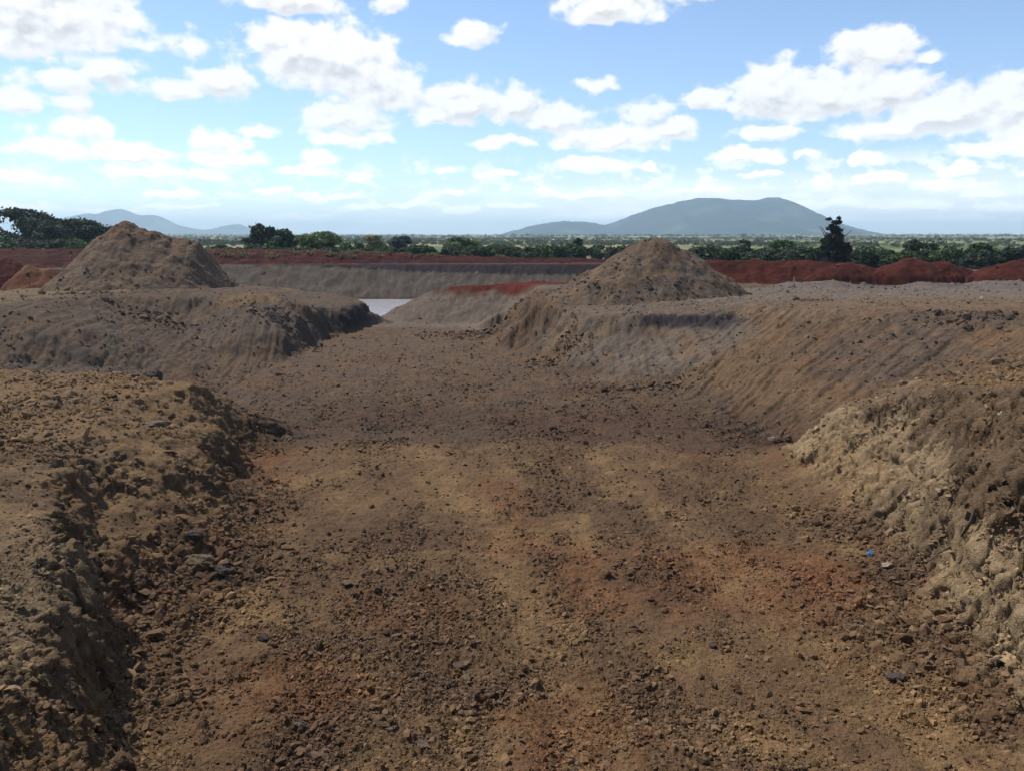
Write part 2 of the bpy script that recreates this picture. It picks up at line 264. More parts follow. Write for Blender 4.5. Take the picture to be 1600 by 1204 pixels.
def soil(x, y, z, nz):
    n1, n2, n3 = fbm(x * .33, y * .25, 4, 3), fbm(x * .9 + 5, y * .7, 4, 6), fbm(x * 2.8, y * 2.2 + 3, 3, 1)
    lo = loose(x, y)
    c = np.tile(BROWN, (len(x), 1))
    c = mix(c, OCHRE * .92, sst(-.05, .5, n2)); c = mix(c, RUST * 1.05, sst(.15, .6, n1 + .3 * n3) * .55); c = mix(c, DARKB * 1.15, sst(.35, .9, lo) * .5 * sst(-.3, .3, n3 + .1))
    t1, t2 = lanes(x, y); c = mix(c, (OCHRE * .7 + BROWN * .4), np.maximum(t1, t2) * (.35 + .5 * sst(-.3, .3, n3)))
    far = sst(17.4, 19.2, y + 1.6 * n1 + 1.1 * n2 + 1.0 * n3)
    g = np.tile(GREYB * .95, (len(x), 1)); g = mix(g, BROWN * .95, sst(-.3, .4, n2) * .6); g = mix(g, DARKB, sst(-.2, .5, n1) * .6 * sst(28, 24, y)); g = g * (1 - .2 * sst(25, 21, y))[:, None]; g = mix(g, RUST * .8, sst(.25, .6, n3 + n1 * .5) * .35)
    c = mix(c, g, far)
    # left bank top and wall, right bank
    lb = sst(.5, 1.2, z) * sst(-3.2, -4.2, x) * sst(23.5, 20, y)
    lc = mix(np.tile(OCHRE * .75 + BROWN * .4, (len(x), 1)), GREYB, sst(-.1, .5, n2) * .5); lc = mix(lc, SAND * .72, (.35 + .65 * sst(-.2, .4, n1)) * .85 * sst(10.5, 8.5, y)); lc = mix(lc, DARKB, sst(.25, .75, fbm(x * .9, y * 1.4, 3, 4) + .5 * sst(9, 10, y) * sst(12.5, 11, y)) * .55); lc = mix(lc, DARKB, sst(.3, .6, n3) * .5)  # extra dark along the notch is its shade, put into the soil colour
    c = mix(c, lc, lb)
    rb = sst(.12, .5, z) * sst(4.2, 5.4, x) * sst(18, 16.6, y)
    rc = mix(np.tile(SAND * 1.08 + .008, (len(x), 1)), OCHRE * 1.1, sst(.0, .5, n2) * .5); rc = mix(rc, DARKB * 1.1, sst(1.35, 1.75, z + .6 * n2 + .45 * n3) * .74); rc = mix(rc, OCHRE * .9, sst(.8, .95, nz) * sst(1.9, 2.1, z) * .85)
    c = mix(c, rc, rb)
    # slopes and plateaus
    rs = sst(16.5, 18.5, y) * sst(36, 33, y) * sst(0, .5, z + .2 * n2) * sst(4.2, 6, x + (26 - y) * .12)
    rr = mix(np.tile(SLOPE, (len(x), 1)), GREYB, sst(-.2, .5, n1) * .6); rr = mix(rr, RUST * 1.05, sst(0, .6, n2) * .3) * .93
    c = mix(c, rr, rs)
    cut = sst(26, 27, y) * sst(36, 33, y) * sst(.0, .5, z) * sst(9.5, 8, x) * sst(.5, 1.2, x)
    c = mix(c, mix(np.tile(GREY * 1.1, (len(x), 1)), SLOPE, sst(-.1, .5, n2) * .6), cut * .85)
    c = mix(c, BLACK * 1.6, sst(1.5, 1.66, z + .12 * n3) * sst(2.06, 1.93, z + .06 * n3) * sst(28, 29, y) * sst(37, 34, y) * sst(4.6, 5.6, x) * sst(9.4, 8.8, x))  # dark strip below the lip of the cut: overhang shade painted into the colour
    rp = sst(2.15, 2.3, z + .04 * n2) * sst(4, 8, x) * sst(24, 27, y) * sst(66, 60, y)
    c = mix(c, mix(np.tile(GREY * 1.25, (len(x), 1)), SLOPE, sst(34, 30, y + 2 * n1) * .7), rp)
    ls = sst(22, 24, y) * sst(66, 60, y) * sst(.1, .7, z + .15 * n2) * sst(-8.3, -9.5, x)
    ll = mix(np.tile(GREYB * 1.12, (len(x), 1)), GREY, sst(-.3, .4, n1) * .6); ll = mix(ll, SLOPE, sst(0, .5, n2) * .5); ll = mix(ll, SAND * .85, sst(1.9, 2.05, z) * sst(-19, -21, x) * .8); ll = mix(ll, DARKB, sst(.2, .6, n3) * .35) * .84; ll = mix(ll, OCHRE, sst(1.75, 1.95, z) * sst(-14.5, -13.5, x) * .6)
    c = mix(c, ll, ls)
    dk = np.exp(-((x + 9.1) / .75) ** 2) * sst(38.5, 40, y) * sst(50, 48, y) * sst(-.1, .25, z) * sst(1.2, 1.0, z + .12 * n3)
    c = mix(c, np.array([.055, .042, .042]), dk)  # shade under the overhanging bank end, painted as a darker colour
    # ridge by the pond, with red soil spread on its top
    pr = sst(44, 46, y) * sst(58, 56, y) * sst(-9, -8, x) * sst(6, 3, x)
    c = mix(c, GREY * 1.12, pr * .8); c = mix(c, RED * .85, pr * sst(1.25, 1.6, z + .35 * n2) * sst(-5.6, -4.4, x) * sst(47, 49.5, y + .8 * n3))
    # far bank: grey, then a black seam, then red
    fb = sst(68, 69, y) * sst(84, 82, y) * sst(-42, -37, x)
    f_ = mix(np.tile(GREY * .86, (len(x), 1)), GREYB * .85, sst(-.2, .4, n1) * .5)
    zb = np.interp(x, [-28, -17, -8, 4], [2.45, 2.2, 1.75, 1.5]) + .12 * n2 + .1 * n3
    f_ = mix(f_, BLACK, sst(-.05, .05, z - zb)); f_ = mix(f_, RED * 1.1, sst(2.42, 2.55, z + .05 * n3))
    c = mix(c, f_, fb)
    c = mix(c, np.array([.085, .06, .042]), sst(-.25, -.55, z) * sst(50, 53, y))
    nf = .5 * fbm(x * 6, y * 4, 4, 2) + .2 * fbm(x * 1.2, y * 3.5, 3, 4)
    for sx, sy, rx, ry, cc, w in SPOTS:
        d = np.hypot((x - sx) / rx, (y - sy) / ry)
        c = mix(c, cc, .55 * w * sst(1.2, .5, d + .5 * n3 + .35 * n2 + nf))
    # plain beyond
    c = c * np.array([1.06, .955, .83]) * .86
    r = np.hypot(x, y); k = sst(80, 90, np.maximum(np.maximum(np.abs(x) * 1.1, y), -y * 3))
    p = mix(np.tile(GRASS, (len(x), 1)), STRAW, sst(-.25, .35, fbm(x / 90, y / 160, 4, 2))); p = mix(p, GRASS * .75, sst(.1, .5, fbm(x / 260, y / 420, 3, 5)) * .7)
    p = mix(p, RUST, sst(130, 90, r) * .6)
    return mix(c, p, k) * (1 + .22 * n3 + .1 * n2)[:, None]
def heap_col(kind):
    def f(x, y, z, nz):
        n1, n2 = fbm(x * .5, y * .5 + z, 4, 3), fbm(x * 1.8, y * 1.8 + z * 2, 3, 5)
        t = lambda c: np.tile(c, (len(x), 1))
        if kind in ('left', 'right'):
            c = mix(t(np.array([.15, .105, .068])), GREYB * 1.05, sst(-.2, .45, n1) * .7); c = mix(c, SLOPE * 1.1, sst(0, .5, n2) * .4)
            if kind == 'right': c = mix(c, GREY, sst(-.1, .4, n1 + n2 * .4) * .45)
            else: c = mix(c, RUST, sst(4.6, 5.8, z + .5 * n2) * .5)
        elif kind == 'greyridge': c = mix(t(GREY * 1.25), GREYB * 1.2, sst(-.1, .4, n1) * .6)
        elif kind == 'orange': c = mix(t(ORANGE), np.array([.2, .12, .06]), sst(2.7, 3.5, z + .3 * n2) * .8); c = mix(c, ORANGE * .7, sst(0, .5, n2) * .5)
        elif kind == 'pondbank':
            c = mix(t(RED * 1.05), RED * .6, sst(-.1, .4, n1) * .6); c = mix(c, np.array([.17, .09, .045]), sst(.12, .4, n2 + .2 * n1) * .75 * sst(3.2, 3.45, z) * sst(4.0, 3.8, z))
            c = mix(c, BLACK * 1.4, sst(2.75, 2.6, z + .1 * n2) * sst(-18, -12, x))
        else: c = mix(t(RED * (1.2 if kind != 'leftbank' else .85)), RED * .62, sst(-.2, .4, n1) * .6); c = mix(c, np.array([.17, .05, .022]), sst(.0, .5, n2) * .45)
        return c * np.array([1.02, .955, .90]) * ({'left': .78, 'right': .76, 'greyridge': .76, 'orange': .75}.get(kind, .46)) * (1 + .2 * n2)[:, None]
    return f

# ------------------------------------------------------------------ materials
def new_mat(name):
    m = bpy.data.materials.new(name); m.use_nodes = True; nt = m.node_tree
    return m, nt, nt.nodes['Principled BSDF']
def soil_mat(name, scale=1.0, bump=.5):
    m, nt, b = new_mat(name); N, L = nt.nodes.new, nt.links.new
    at = N('ShaderNodeAttribute'); at.attribute_name = 'col'
    geo = N('ShaderNodeNewGeometry')
    n1 = N('ShaderNodeTexNoise'); n1.inputs['Scale'].default_value = 18 * scale; n1.inputs['Detail'].default_value = 6; n1.inputs['Roughness'].default_value = .7
    n2 = N('ShaderNodeTexNoise'); n2.inputs['Scale'].default_value = 55 * scale; n2.inputs['Detail'].default_value = 3
    for n in (n1, n2): L(geo.outputs['Position'], n.inputs['Vector'])
    mr = N('ShaderNodeMapRange'); mr.inputs[1].default_value = .3; mr.inputs[2].default_value = .7; mr.inputs[3].default_value = .72; mr.inputs[4].default_value = 1.3
    L(n1.outputs['Fac'], mr.inputs[0])
    mu = N('ShaderNodeMix'); mu.data_type = 'RGBA'; mu.blend_type = 'MULTIPLY'; mu.inputs[0].default_value = 1
    L(at.outputs['Color'], mu.inputs[6]); L(mr.outputs[0], mu.inputs[7]); L(mu.outputs[2], b.inputs['Base Color'])
    ad = N('ShaderNodeMath'); ad.operation = 'ADD'; L(n1.outputs['Fac'], ad.inputs[0]); L(n2.outputs['Fac'], ad.inputs[1])
    bp = N('ShaderNodeBump'); bp.inputs['Strength'].default_value = bump; bp.inputs['Distance'].default_value = .03 / scale
    L(ad.outputs[0], bp.inputs['Height']); L(bp.outputs[0], b.inputs['Normal'])
    b.inputs['Roughness'].default_value = .95; b.inputs['Specular IOR Level'].default_value = .12
    return m
M_SOIL = soil_mat('soil', 1.0, .9); M_HEAP = soil_mat('heap_soil', .7, .6); M_CLOD = soil_mat('clod_soil', 1.6, .5)
def foliage_mat():
    m, nt, b = new_mat('foliage'); N, L = nt.nodes.new, nt.links.new
    at = N('ShaderNodeAttribute'); at.attribute_name = 'col'
    oi = N('ShaderNodeObjectInfo'); hs = N('ShaderNodeHueSaturation')
    mr = N('ShaderNodeMapRange'); mr.inputs[3].default_value = .8; mr.inputs[4].default_value = 1.25; L(oi.outputs['Random'], mr.inputs[0]); L(mr.outputs[0], hs.inputs['Value'])
    L(at.outputs['Color'], hs.inputs['Color']); L(hs.outputs[0], b.inputs['Base Color']); b.inputs['Roughness'].default_value = .7; b.inputs['Specular IOR Level'].default_value = .2
    tr = N('ShaderNodeBsdfTranslucent'); L(hs.outputs[0], tr.inputs['Color'])
    mx = N('ShaderNodeMixShader'); mx.inputs[0].default_value = .22
    L(b.outputs[0], mx.inputs[1]); L(tr.outputs[0], mx.inputs[2]); L(mx.outputs[0], nt.nodes['Material Output'].inputs[0])
    return m
M_LEAF = foliage_mat()
def plain_mat(name, c, rough=.8, spec=.3, noise=None):
    m, nt, b = new_mat(name); N, L = nt.nodes.new, nt.links.new
    tc = N('ShaderNodeTexCoord'); n = N('ShaderNodeTexNoise'); n.inputs['Scale'].default_value = noise or 8; n.inputs['Detail'].default_value = 5
    L(tc.outputs['Object'], n.inputs['Vector'])
    cr = N('ShaderNodeValToRGB'); cr.color_ramp.elements[0].position = .3; cr.color_ramp.elements[1].position = .7
    cr.color_ramp.elements[0].color = (*[v * .7 for v in c], 1); cr.color_ramp.elements[1].color = (*[v * 1.25 for v in c], 1)
    L(n.outputs['Fac'], cr.inputs[0]); L(cr.outputs[0], b.inputs['Base Color'])
    b.inputs['Roughness'].default_value = rough; b.inputs['Specular IOR Level'].default_value = spec
    return m
M_BARK = plain_mat('bark', (.07, .055, .042)); M_WOOD = plain_mat('pale_wood', (.22, .165, .12), noise=12)

# ------------------------------------------------------------------ mesh helpers
def mesh_np(name, V, Fq, mat, col=None, parent=None, smooth=False, link=True):
    me = bpy.data.meshes.new(name)
    V = np.asarray(V, np.float32); Fq = np.asarray(Fq, np.int32); k = Fq.shape[1]
    me.vertices.add(len(V)); me.vertices.foreach_set('co', V.ravel())
    me.loops.add(Fq.size); me.loops.foreach_set('vertex_index', Fq.ravel())
    me.polygons.add(len(Fq)); me.polygons.foreach_set('loop_start', np.arange(0, Fq.size, k, dtype=np.int32))
    me.polygons.foreach_set('use_smooth', np.full(len(Fq), smooth))
    me.update(calc_edges=True)
    if col is not None:
        a = me.color_attributes.new('col', 'FLOAT_COLOR', 'POINT')
        a.data.foreach_set('color', np.hstack([np.clip(col, .003, .9), np.ones((len(V), 1))]).astype(np.float32).ravel())
    me.materials.append(mat)
    o = bpy.data.objects.new(name, me)
    if link: COL.objects.link(o)
    if parent: o.parent = parent
    return o
def tag(o, label=None, cat=None, group=None, kind=None):
    if label: o['label'] = label
    if cat: o['category'] = cat
    if group: o['group'] = group
    if kind: o['kind'] = kind
    return o
def grid_faces(nr, nc, keep=None, wrap=False):
    i = np.arange(nr * nc).reshape(nr, nc)
    if wrap: i = np.hstack([i, i[:, :1]])
    q = np.stack([i[:-1, :-1], i[:-1, 1:], i[1:, 1:], i[1:, :-1]], -1).reshape(-1, 4)
    return q if keep is None else q[keep.ravel()]
def compact(V, Q, C):
    u, inv = np.unique(Q, return_inverse=True); return V[u], inv.reshape(Q.shape), C[u]

# ------------------------------------------------------------------ ground sheet (one mesh to the horizon)
FS = math.radians(41)
th = np.concatenate([np.linspace(-math.pi, -FS, 46)[:-1], np.linspace(-FS, FS, 900), np.linspace(FS, math.pi, 46)[1:-1]])
rr = np.concatenate([np.linspace(.3, 5.2, 24)[:-1], np.exp(np.concatenate([np.arange(math.log(5.2), math.log(30), .0019), np.arange(math.log(30), math.log(96), .0028)])), np.exp(np.linspace(math.log(96), math.log(9500), 110))])
R, TH = np.meshgrid(rr, th, indexing='ij'); x, y = (R * np.sin(TH)).ravel(), (R * np.cos(TH)).ravel()
z = ground_h(x, y)
nr, nc = len(rr), len(th)
def normals(Vg):
    du = np.gradient(Vg, axis=0); dv = np.gradient(Vg, axis=1); n = np.cross(dv, du); n /= np.linalg.norm(n, axis=2, keepdims=True) + 1e-12
    return n * np.sign(n[..., 2:3] + 1e-9)
V = np.stack([x, y, z], 1).reshape(nr, nc, 3)
Nn = normals(np.stack([x, y, ground_h(x, y, False)], 1).reshape(nr, nc, 3))
steep = (sst(.9, .6, Nn[..., 2]) * (R > 4.5)).ravel() * np.maximum(sst(25, 21, R.ravel()), .8 * np.exp(-((x + 9.2) / .9) ** 2) * sst(38, 40, y) * sst(50, 48, y) + .9 * sst(-2, -1, x) * sst(4.2, 3, x) * sst(29, 31, y) * sst(46, 43, y))
m = steep > .01                                             # broken, lumpy faces on the cut walls
xs, ys, zs = x[m], y[m], z[m]
wx3, wy3 = xs + .12 * fbm(xs * 3 + zs * 2, ys * 3, 3, 2), ys + .12 * fbm(xs * 3, ys * 3 - zs * 2, 3, 7)
dis = .09 * fbm(xs * 1.3 + zs * 1.1, ys * 1.3 - zs * .9, 4, 2) + .17 * (.22 - np.abs(fbm(wx3 * 2.2 + zs * 2.0, wy3 * 2.2 - zs * 1.7, 6, 5, .62))) + .09 * (.2 - np.abs(fbm(wx3 * 7 + zs * 7.5, wy3 * 7 - zs * 6, 4, 1, .7))) * .7 + .05 * fbm(xs * 15 + zs * 14, ys * 15 - zs * 13, 3, 4, .75) + .075 * cellr((wx3 + zs * .5) * 2.4, (wy3 - zs) * 2.6, 1) + .05 * cellr((wx3 - zs * .7) * 6, (wy3 + zs) * 6.5, 4)
groove = .10 * (.3 - np.abs(gn(ys * 2.3 + xs * .8 + zs * .5, zs * .45, 1))) + .06 * (.3 - np.abs(gn(ys * 6 + xs * 2 + zs, zs * .9, 3)))
D = np.zeros_like(x); D[m] = steep[m] * (dis + groove)
V = V.reshape(-1, 3) + Nn.reshape(-1, 3) * D[:, None]
wi = rng.choice(np.where((steep > .25) & (R.ravel() < 40))[0], 6000); WP = V[wi].copy()
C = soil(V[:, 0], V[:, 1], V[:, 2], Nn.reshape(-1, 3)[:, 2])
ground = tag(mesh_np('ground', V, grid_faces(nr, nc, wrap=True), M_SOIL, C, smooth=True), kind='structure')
print('ground', len(V), round(time.time() - T0, 1))
del V, C, R, TH

LABELS = dict(left=('dirt_heap', 'tall brown dirt heap with a peaked top, on the flat ground left of the pond', 'dirt heap'),
    right=('dirt_heap', 'broad grey brown dirt heap above the dug cut face, in front of the blue hill', 'dirt heap'),
    orange=('dirt_heap', 'small orange and tan soil heap beside the left foot of the tall brown heap', 'dirt heap'),
    crimson=('dirt_heap', 'dark red soil heap at the left edge of the photo behind the small orange heap', 'dirt heap'),
    pondbank=('earth_bank', 'long red earth bank with pale tufts running along the far side of the pond', 'earth bank'),
    leftbank=('earth_bank', 'dark red earth bank below the big dark trees on the far left', 'earth bank'),
    redwall=('earth_bank', 'level topped red earth bank under the lone dark tree, right of the grey brown heap', 'earth bank'),
    redcentre=('earth_bank', 'rounded bright red soil mound in the middle of the red row on the right', 'earth bank'),
    redright=('earth_bank', 'red soil mound cut off by the right edge of the photo', 'earth bank'),
    greyridge=('earth_bank', 'low lumpy grey ridge of soil in front of the red mounds on the right', 'earth bank'))
for k, f in HEAPS.items():
    x0, x1, y0, y1 = HB[k]; d = .05 if k in ('left', 'right') else (.07 if y0 < 60 else .1)
    gx, gy = np.meshgrid(np.arange(x0, x1, d), np.arange(y0, y1, d), indexing='ij')
    xf, yf = gx.ravel(), gy.ravel(); zf = f(xf, yf); gr = ground_h(xf, yf, False)
    ok = (zf > gr - .35).reshape(gx.shape); keep = ok[:-1, :-1] & ok[1:, :-1] & ok[:-1, 1:] & ok[1:, 1:]
    Vg = np.stack([xf, yf, zf], 1); nzv = np.ones(len(xf))
    Cc = heap_col(k)(xf, yf, zf, nzv)
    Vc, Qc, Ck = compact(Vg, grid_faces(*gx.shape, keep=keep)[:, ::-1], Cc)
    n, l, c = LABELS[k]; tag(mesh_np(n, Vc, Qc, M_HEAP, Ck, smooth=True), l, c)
def surf(x, y):                                             # top of whatever stands there, and whose soil it is
    z = ground_h(x, y); who = np.full(len(x), -1)
    for i, (k, f) in enumerate(HEAPS.items()):
        x0, x1, y0, y1 = HB[k]; m = (x > x0) & (x < x1) & (y > y0) & (y < y1)
        if m.any():
            zz = f(x[m], y[m]); b = zz > z[m]; idx = np.where(m)[0][b]; z[idx] = zz[b]; who[idx] = i
    return z, who
print('heaps', round(time.time() - T0, 1))

# ------------------------------------------------------------------ loose clods and stones (stuff)
def ico(level):
    import bmesh
    bm = bmesh.new(); bmesh.ops.create_icosphere(bm, subdivisions=level, radius=1)
    v = np.array([q.co[:] for q in bm.verts]); bm.verts.ensure_lookup_table(); f = np.array([[q.index for q in p.verts] for p in bm.faces]); bm.free(); return v, f
ICO1, ICO2, ICO3, ICO4 = ico(1), ico(2), ico(3), ico(4)
def lumps(X, Y, Z, S, C, base, name, label_kind, mat):
    n = len(X); bv, bf = base; k = len(bv)
    A = rng.normal(size=(n, 3, 3)); Q, _ = np.linalg.qr(A)
    sc = np.stack([rng.uniform(.7, 1.3, n), rng.uniform(.6, 1.1, n), rng.uniform(.45, .8, n)], 1)
    vv = bv[None] * (1 + rng.uniform(-.42, .38, (n, k, 1)))
    vv = vv * sc[:, None] * S[:, None, None]; vv = np.einsum('nij,nkj->nki', Q, vv); vv[..., 2] *= .8
    vv += np.stack([X, Y, Z], 1)[:, None]
    ff = (bf[None] + (np.arange(n) * k)[:, None, None]).reshape(-1, 3)
    return vv.reshape(-1, 3), ff, np.repeat(C, k, 0)
def scatter(n, r0, r1, smin, smax, pw, mask=True, a=36):
    r = np.exp(rng.uniform(math.log(r0), math.log(r1), n)); t = np.radians(rng.uniform(-a, a, n))
    x, y = r * np.sin(t), r * np.cos(t)
    s = smin * np.maximum(rng.random(n), 1e-6) ** (-1 / pw); s = np.minimum(s, smax)
    keep = s > r * .0011
    if mask: keep &= rng.random(n) < (.16 + .8 * loose(x, y) ** 1.5) * (.2 + .8 * sst(-.15, .3, fbm(x * 1.1, y * .9, 4, 6) + .1))
    keep &= rng.random(n) > .5 * sst(4.5, 6.5, x) * sst(18, 20, y) * sst(34, 32, y)
    x, y, s = x[keep], y[keep], s[keep]
    g = ground_h(x, y, False); e = .08
    sl = np.hypot(ground_h(x + e, y, False) - g, ground_h(x, y + e, False) - g) / e
    k = (sl < 3.5) & (g > -.55); x, y, s = x[k], y[k], s[k]
    z, who = surf(x, y); k = np.ones(len(x), bool)
    c = soil(x, y, z, np.ones(len(x)))
    for i, kk in enumerate(HEAPS):
        m = who == i
        if m.any(): c[m] = heap_col(kk)(x[m], y[m], z[m], np.ones(m.sum()))
    b = rng.uniform(.6, 1.6, len(x))[:, None]; pale = (rng.random(len(x)) < .06)[:, None]
    c = np.where(pale, c * .6 + np.array([.16, .135, .105]) * .3, c * b)
    return x, y, z, s, c
VV, FF, CC = [], [], []; nb = 0
specs = [(320000, 6, 22, .0095, .055, 2.5, ICO1), (1600, 6, 24, .03, .08, 2.8, ICO2), (70000, 18, 56, .018, .075, 3.0, ICO1), (40000, 19, 46, .022, .075, 3.0, ICO1), (1500, 18, 60, .06, .13, 3, ICO1), (700, 60, 82, .09, .16, 3, ICO1)]
for n, a, b, s0, s1, pw, base in specs:
    X, Y, Z, S, c = scatter(n, a, b, s0, s1, pw)
    print('scatter', n, len(X)); v, f, c2 = lumps(X, Y, Z + .12 * S, S, c, base, '', '', None); VV.append(v); FF.append(f + nb); CC.append(c2); nb += len(v)
# rubble drifts where the walls have crumbled and tipped
drift = [(330, 905, .1, .9, 1.0, 900, .035), (350, 870, .1, .7, .8, 500, .035), (1420, 905, .12, .7, .9, 900, .03), (1350, 830, .1, .8, .8, 600, .03), (1490, 985, .1, .7, .7, 700, .03), (395, 800, .06, .5, 1.5, 600, .03), (270, 980, .1, .6, .8, 700, .03), (250, 1080, .1, .5, .6, 500, .028),
         (1290, 800, .1, .8, .6, 400, .028), (1390, 1000, .06, .6, .6, 500, .03), (1520, 1090, .1, .7, .6, 500, .03), (1500, 540, 1.8, 1.2, 1.0, 400, .05), (1580, 590, 1.8, 1.5, 1.2, 500, .05), (1210, 682, 0, .35, .35, 120, .05), (1260, 478, 2.3, .8, .5, 200, .06), (40, 700, 1.65, 1.2, 1, 500, .035), (100, 650, 1.65, 1.6, 1.4, 500, .035),
         (1540, 660, 1.7, .8, .9, 600, .035), (310, 435, 2.2, 1.1, .7, 250, .08), (130, 470, 2, 1.3, .9, 250, .06), (240, 490, 1.7, 2, 1.2, 300, .06), (760, 520, 0, 2.6, 1.6, 700, .06), (870, 500, 1.7, 1.2, 1.2, 300, .06), (1000, 600, 0, 2.0, .5, 300, .06), (440, 500, 1.2, 2, 1.5, 350, .06)]
for px, py, z0, rx, ry, n, s0 in drift:
    cx, cy, _ = U(px, py, z0); X, Y = cx + rng.normal(0, rx * .6, n), cy + rng.normal(0, ry * .6, n)
    S = np.minimum(s0 * .6 * rng.random(n) ** (-1 / 2.3), s0 * 3.2); Z, who = surf(X, Y); c = soil(X, Y, Z, np.ones(n)) * rng.uniform(.55, 1.5, n)[:, None]
    v, f, c2 = lumps(X, Y, Z + .15 * S, S, c, ICO1, '', '', None); VV.append(v); FF.append(f + nb); CC.append(c2); nb += len(v)
S = np.minimum(np.maximum(.011, np.hypot(WP[:, 0], WP[:, 1]) * .0011) * rng.random(len(WP)) ** (-1 / 2.3), .05)
k = rng.random(len(WP)) < sst(-.25, .3, fbm(WP[:, 0] * 1.7 + WP[:, 2], WP[:, 1] * 1.7 - WP[:, 2], 3, 3) + .1); WP, S = WP[k], S[k]
c = soil(WP[:, 0], WP[:, 1], WP[:, 2], np.full(len(WP), .5)) * rng.uniform(.45, 1.35, len(WP))[:, None]
v, f, c2 = lumps(WP[:, 0], WP[:, 1], WP[:, 2], S, c, ICO1, '', '', None); VV.append(v); FF.append(f + nb); CC.append(c2); nb += len(v)
# coarse stones and crumbs on the heaps, more of them rolled down to the foot
for kk, n, zf in (('left', 1100, 2.1), ('right', 1500, 2.0), ('orange', 250, 2.2), ('redcentre', 200, 2.2), ('greyridge', 900, 2.2), ('redwall', 150, 2.2)):
    x0, x1, y0, y1 = HB[kk]; X, Y = rng.uniform(x0, x1, n * 5), rng.uniform(y0, y1, n * 5); Z, who = surf(X, Y); i = list(HEAPS).index(kk)
    k = (who == i) & (rng.random(len(X)) < .25 + .75 * sst(1.6, .1, Z - zf) + .5 * sst(.1, .4, fbm(X * .8, Y * .8, 3, 2))) & (fbm(X * 1.3, Y * 1.3, 3, 5) > -.15); X, Y, Z = X[k][:n], Y[k][:n], Z[k][:n]
    S = np.minimum(.024 * rng.random(len(X)) ** (-1 / 2.3), .15); c = heap_col(kk)(X, Y, Z, X * 0) * rng.uniform(.5, 1.55, len(X))[:, None]
    v, f, c2 = lumps(X, Y, Z + .1 * S, S, c, ICO1, '', '', None); VV.append(v); FF.append(f + nb); CC.append(c2); nb += len(v)
cl = mesh_np('soil_clods', np.vstack(VV), np.vstack(FF), M_CLOD, np.vstack(CC)); tag(cl, 'loose clods and crumbs of soil strewn over the dug ground', 'clods', kind='stuff')
print('clods', nb, round(time.time() - T0, 1))
del VV, FF, CC

# ------------------------------------------------------------------ single stones and lumps one can point at
def boulder(px, py, z0, wpx, asp, c, label, seed, cat='stone', name='stone', sink=.25, Y=None):
    x, y, _ = U(px, py, z0); d = math.sqrt(x * x + y * y + (CAMZ - z0) ** 2); s = .86 * wpx / F * d / 2
    z = float(surf(np.array([x]), np.array([y]))[0][0])
    v, f = ICO4; r = np.random.default_rng(seed); v = v * np.array([1.12, .9, 1])
    pl = r.normal(size=(15, 3)); pl /= np.linalg.norm(pl, axis=1)[:, None]; dd = r.uniform(.5, .9, 15)
    w = v.copy()
    for p, q in zip(pl, dd):                                # cut flats like broken rock
        h = w @ p; w = np.where((h > q)[:, None], w - (h - q)[:, None] * p * .85, w)
    n = fbm(w[:, 0] * 2.5 + seed + w[:, 2] * 1.7, w[:, 1] * 2.5 + w[:, 2], 4, seed % 8); w = w * (1 + .2 * n + .07 * fbm(w[:, 0] * 8 + seed, w[:, 1] * 8 + w[:, 2] * 6, 3, 2))[:, None]
    w = w * np.array([1, .85, asp]) * s
    a = r.uniform(0, 6.28); 
    cc = np.tile(np.array(c), (len(w), 1)) * .8 * (1 + .25 * n)[:, None]
    o = mesh_np(name, w, f, M_CLOD, cc, smooth=False); o.location = (x, y, z + s * asp * (1 - 2 * sink) ); o.rotation_euler = (r.uniform(-.15, .15), r.uniform(-.15, .15), r.uniform(-.5, .5))
    return tag(o, label, cat)
boulder(181, 583, 1.7, 26, .38, (.22, .165, .1), 'flat tan slab lying on the back rim of the left bank', 1, sink=.1)
boulder(240, 588, 1.7, 32, .7, (.075, .06, .048), 'dark angular boulder on the back rim of the left bank, beside the flat tan slab', 2, sink=.15)
boulder(212, 588, 1.7, 16, .55, (.14, .1, .07), 'small brown stone between the tan slab and the dark boulder on the rim', 3, sink=.15)
boulder(240, 648, 1.66, 44, .4, (.17, .125, .085), 'large rounded grey brown lump bulging from the crest of the left bank', 4, 'clod', 'clod', .45)
boulder(312, 897, .12, 50, .6, (.15, .107, .062), 'pale ochre block at the foot of the left bank, between two dark lumps', 5, 'clod', 'clod', .2)
boulder(346, 900, .12, 34, .75, (.085, .066, .052), 'dark boulder right of the pale ochre block at the foot of the left bank', 6, sink=.15)
boulder(300, 850, .35, 34, .6, (.085, .066, .052), 'dark crumbled lump lodged in the slumped soil above the pale ochre block', 7, 'clod', 'clod', .25)
boulder(410, 998, .06, 24, .5, (.085, .066, .052), 'dark clod on the pit floor near the foot of the left bank', 8, 'clod', 'clod', .25)
boulder(1401, 1056, .06, 28, .55, (.085, .066, .052), 'dark grey stone alone on the bare ochre track at lower right', 9, sink=.2)
boulder(1114, 1014, .06, 14, .6, (.085, .066, .052), 'small dark clod on smooth rust coloured soil right of the middle of the pit floor', 10, 'clod', 'clod', .2)
boulder(660, 1168, .06, 24, .65, (.19, .135, .095), 'pale tan stone near the bottom edge of the photo on dark crumbly soil', 11, sink=.2)
boulder(470, 1135, .06, 22, .8, (.17, .13, .1), 'upright pale stone with a dark shadow at lower left of the pit floor', 12, sink=.15)
boulder(724, 1040, .06, 30, .3, (.1, .075, .055), 'flat brown slab of soil lying on the middle of the pit floor', 13, 'clod', 'clod', .2)
boulder(1406, 658, 1.55, 11, .8, (.3, .25, .19), 'small pale stone stuck in the top edge of the right bank', 14, sink=.3)
boulder(1557, 735, 1.72, 18, .6, (.33, .27, .18), 'pale cream stone on top of the right bank among dark rubble', 15, sink=.2)
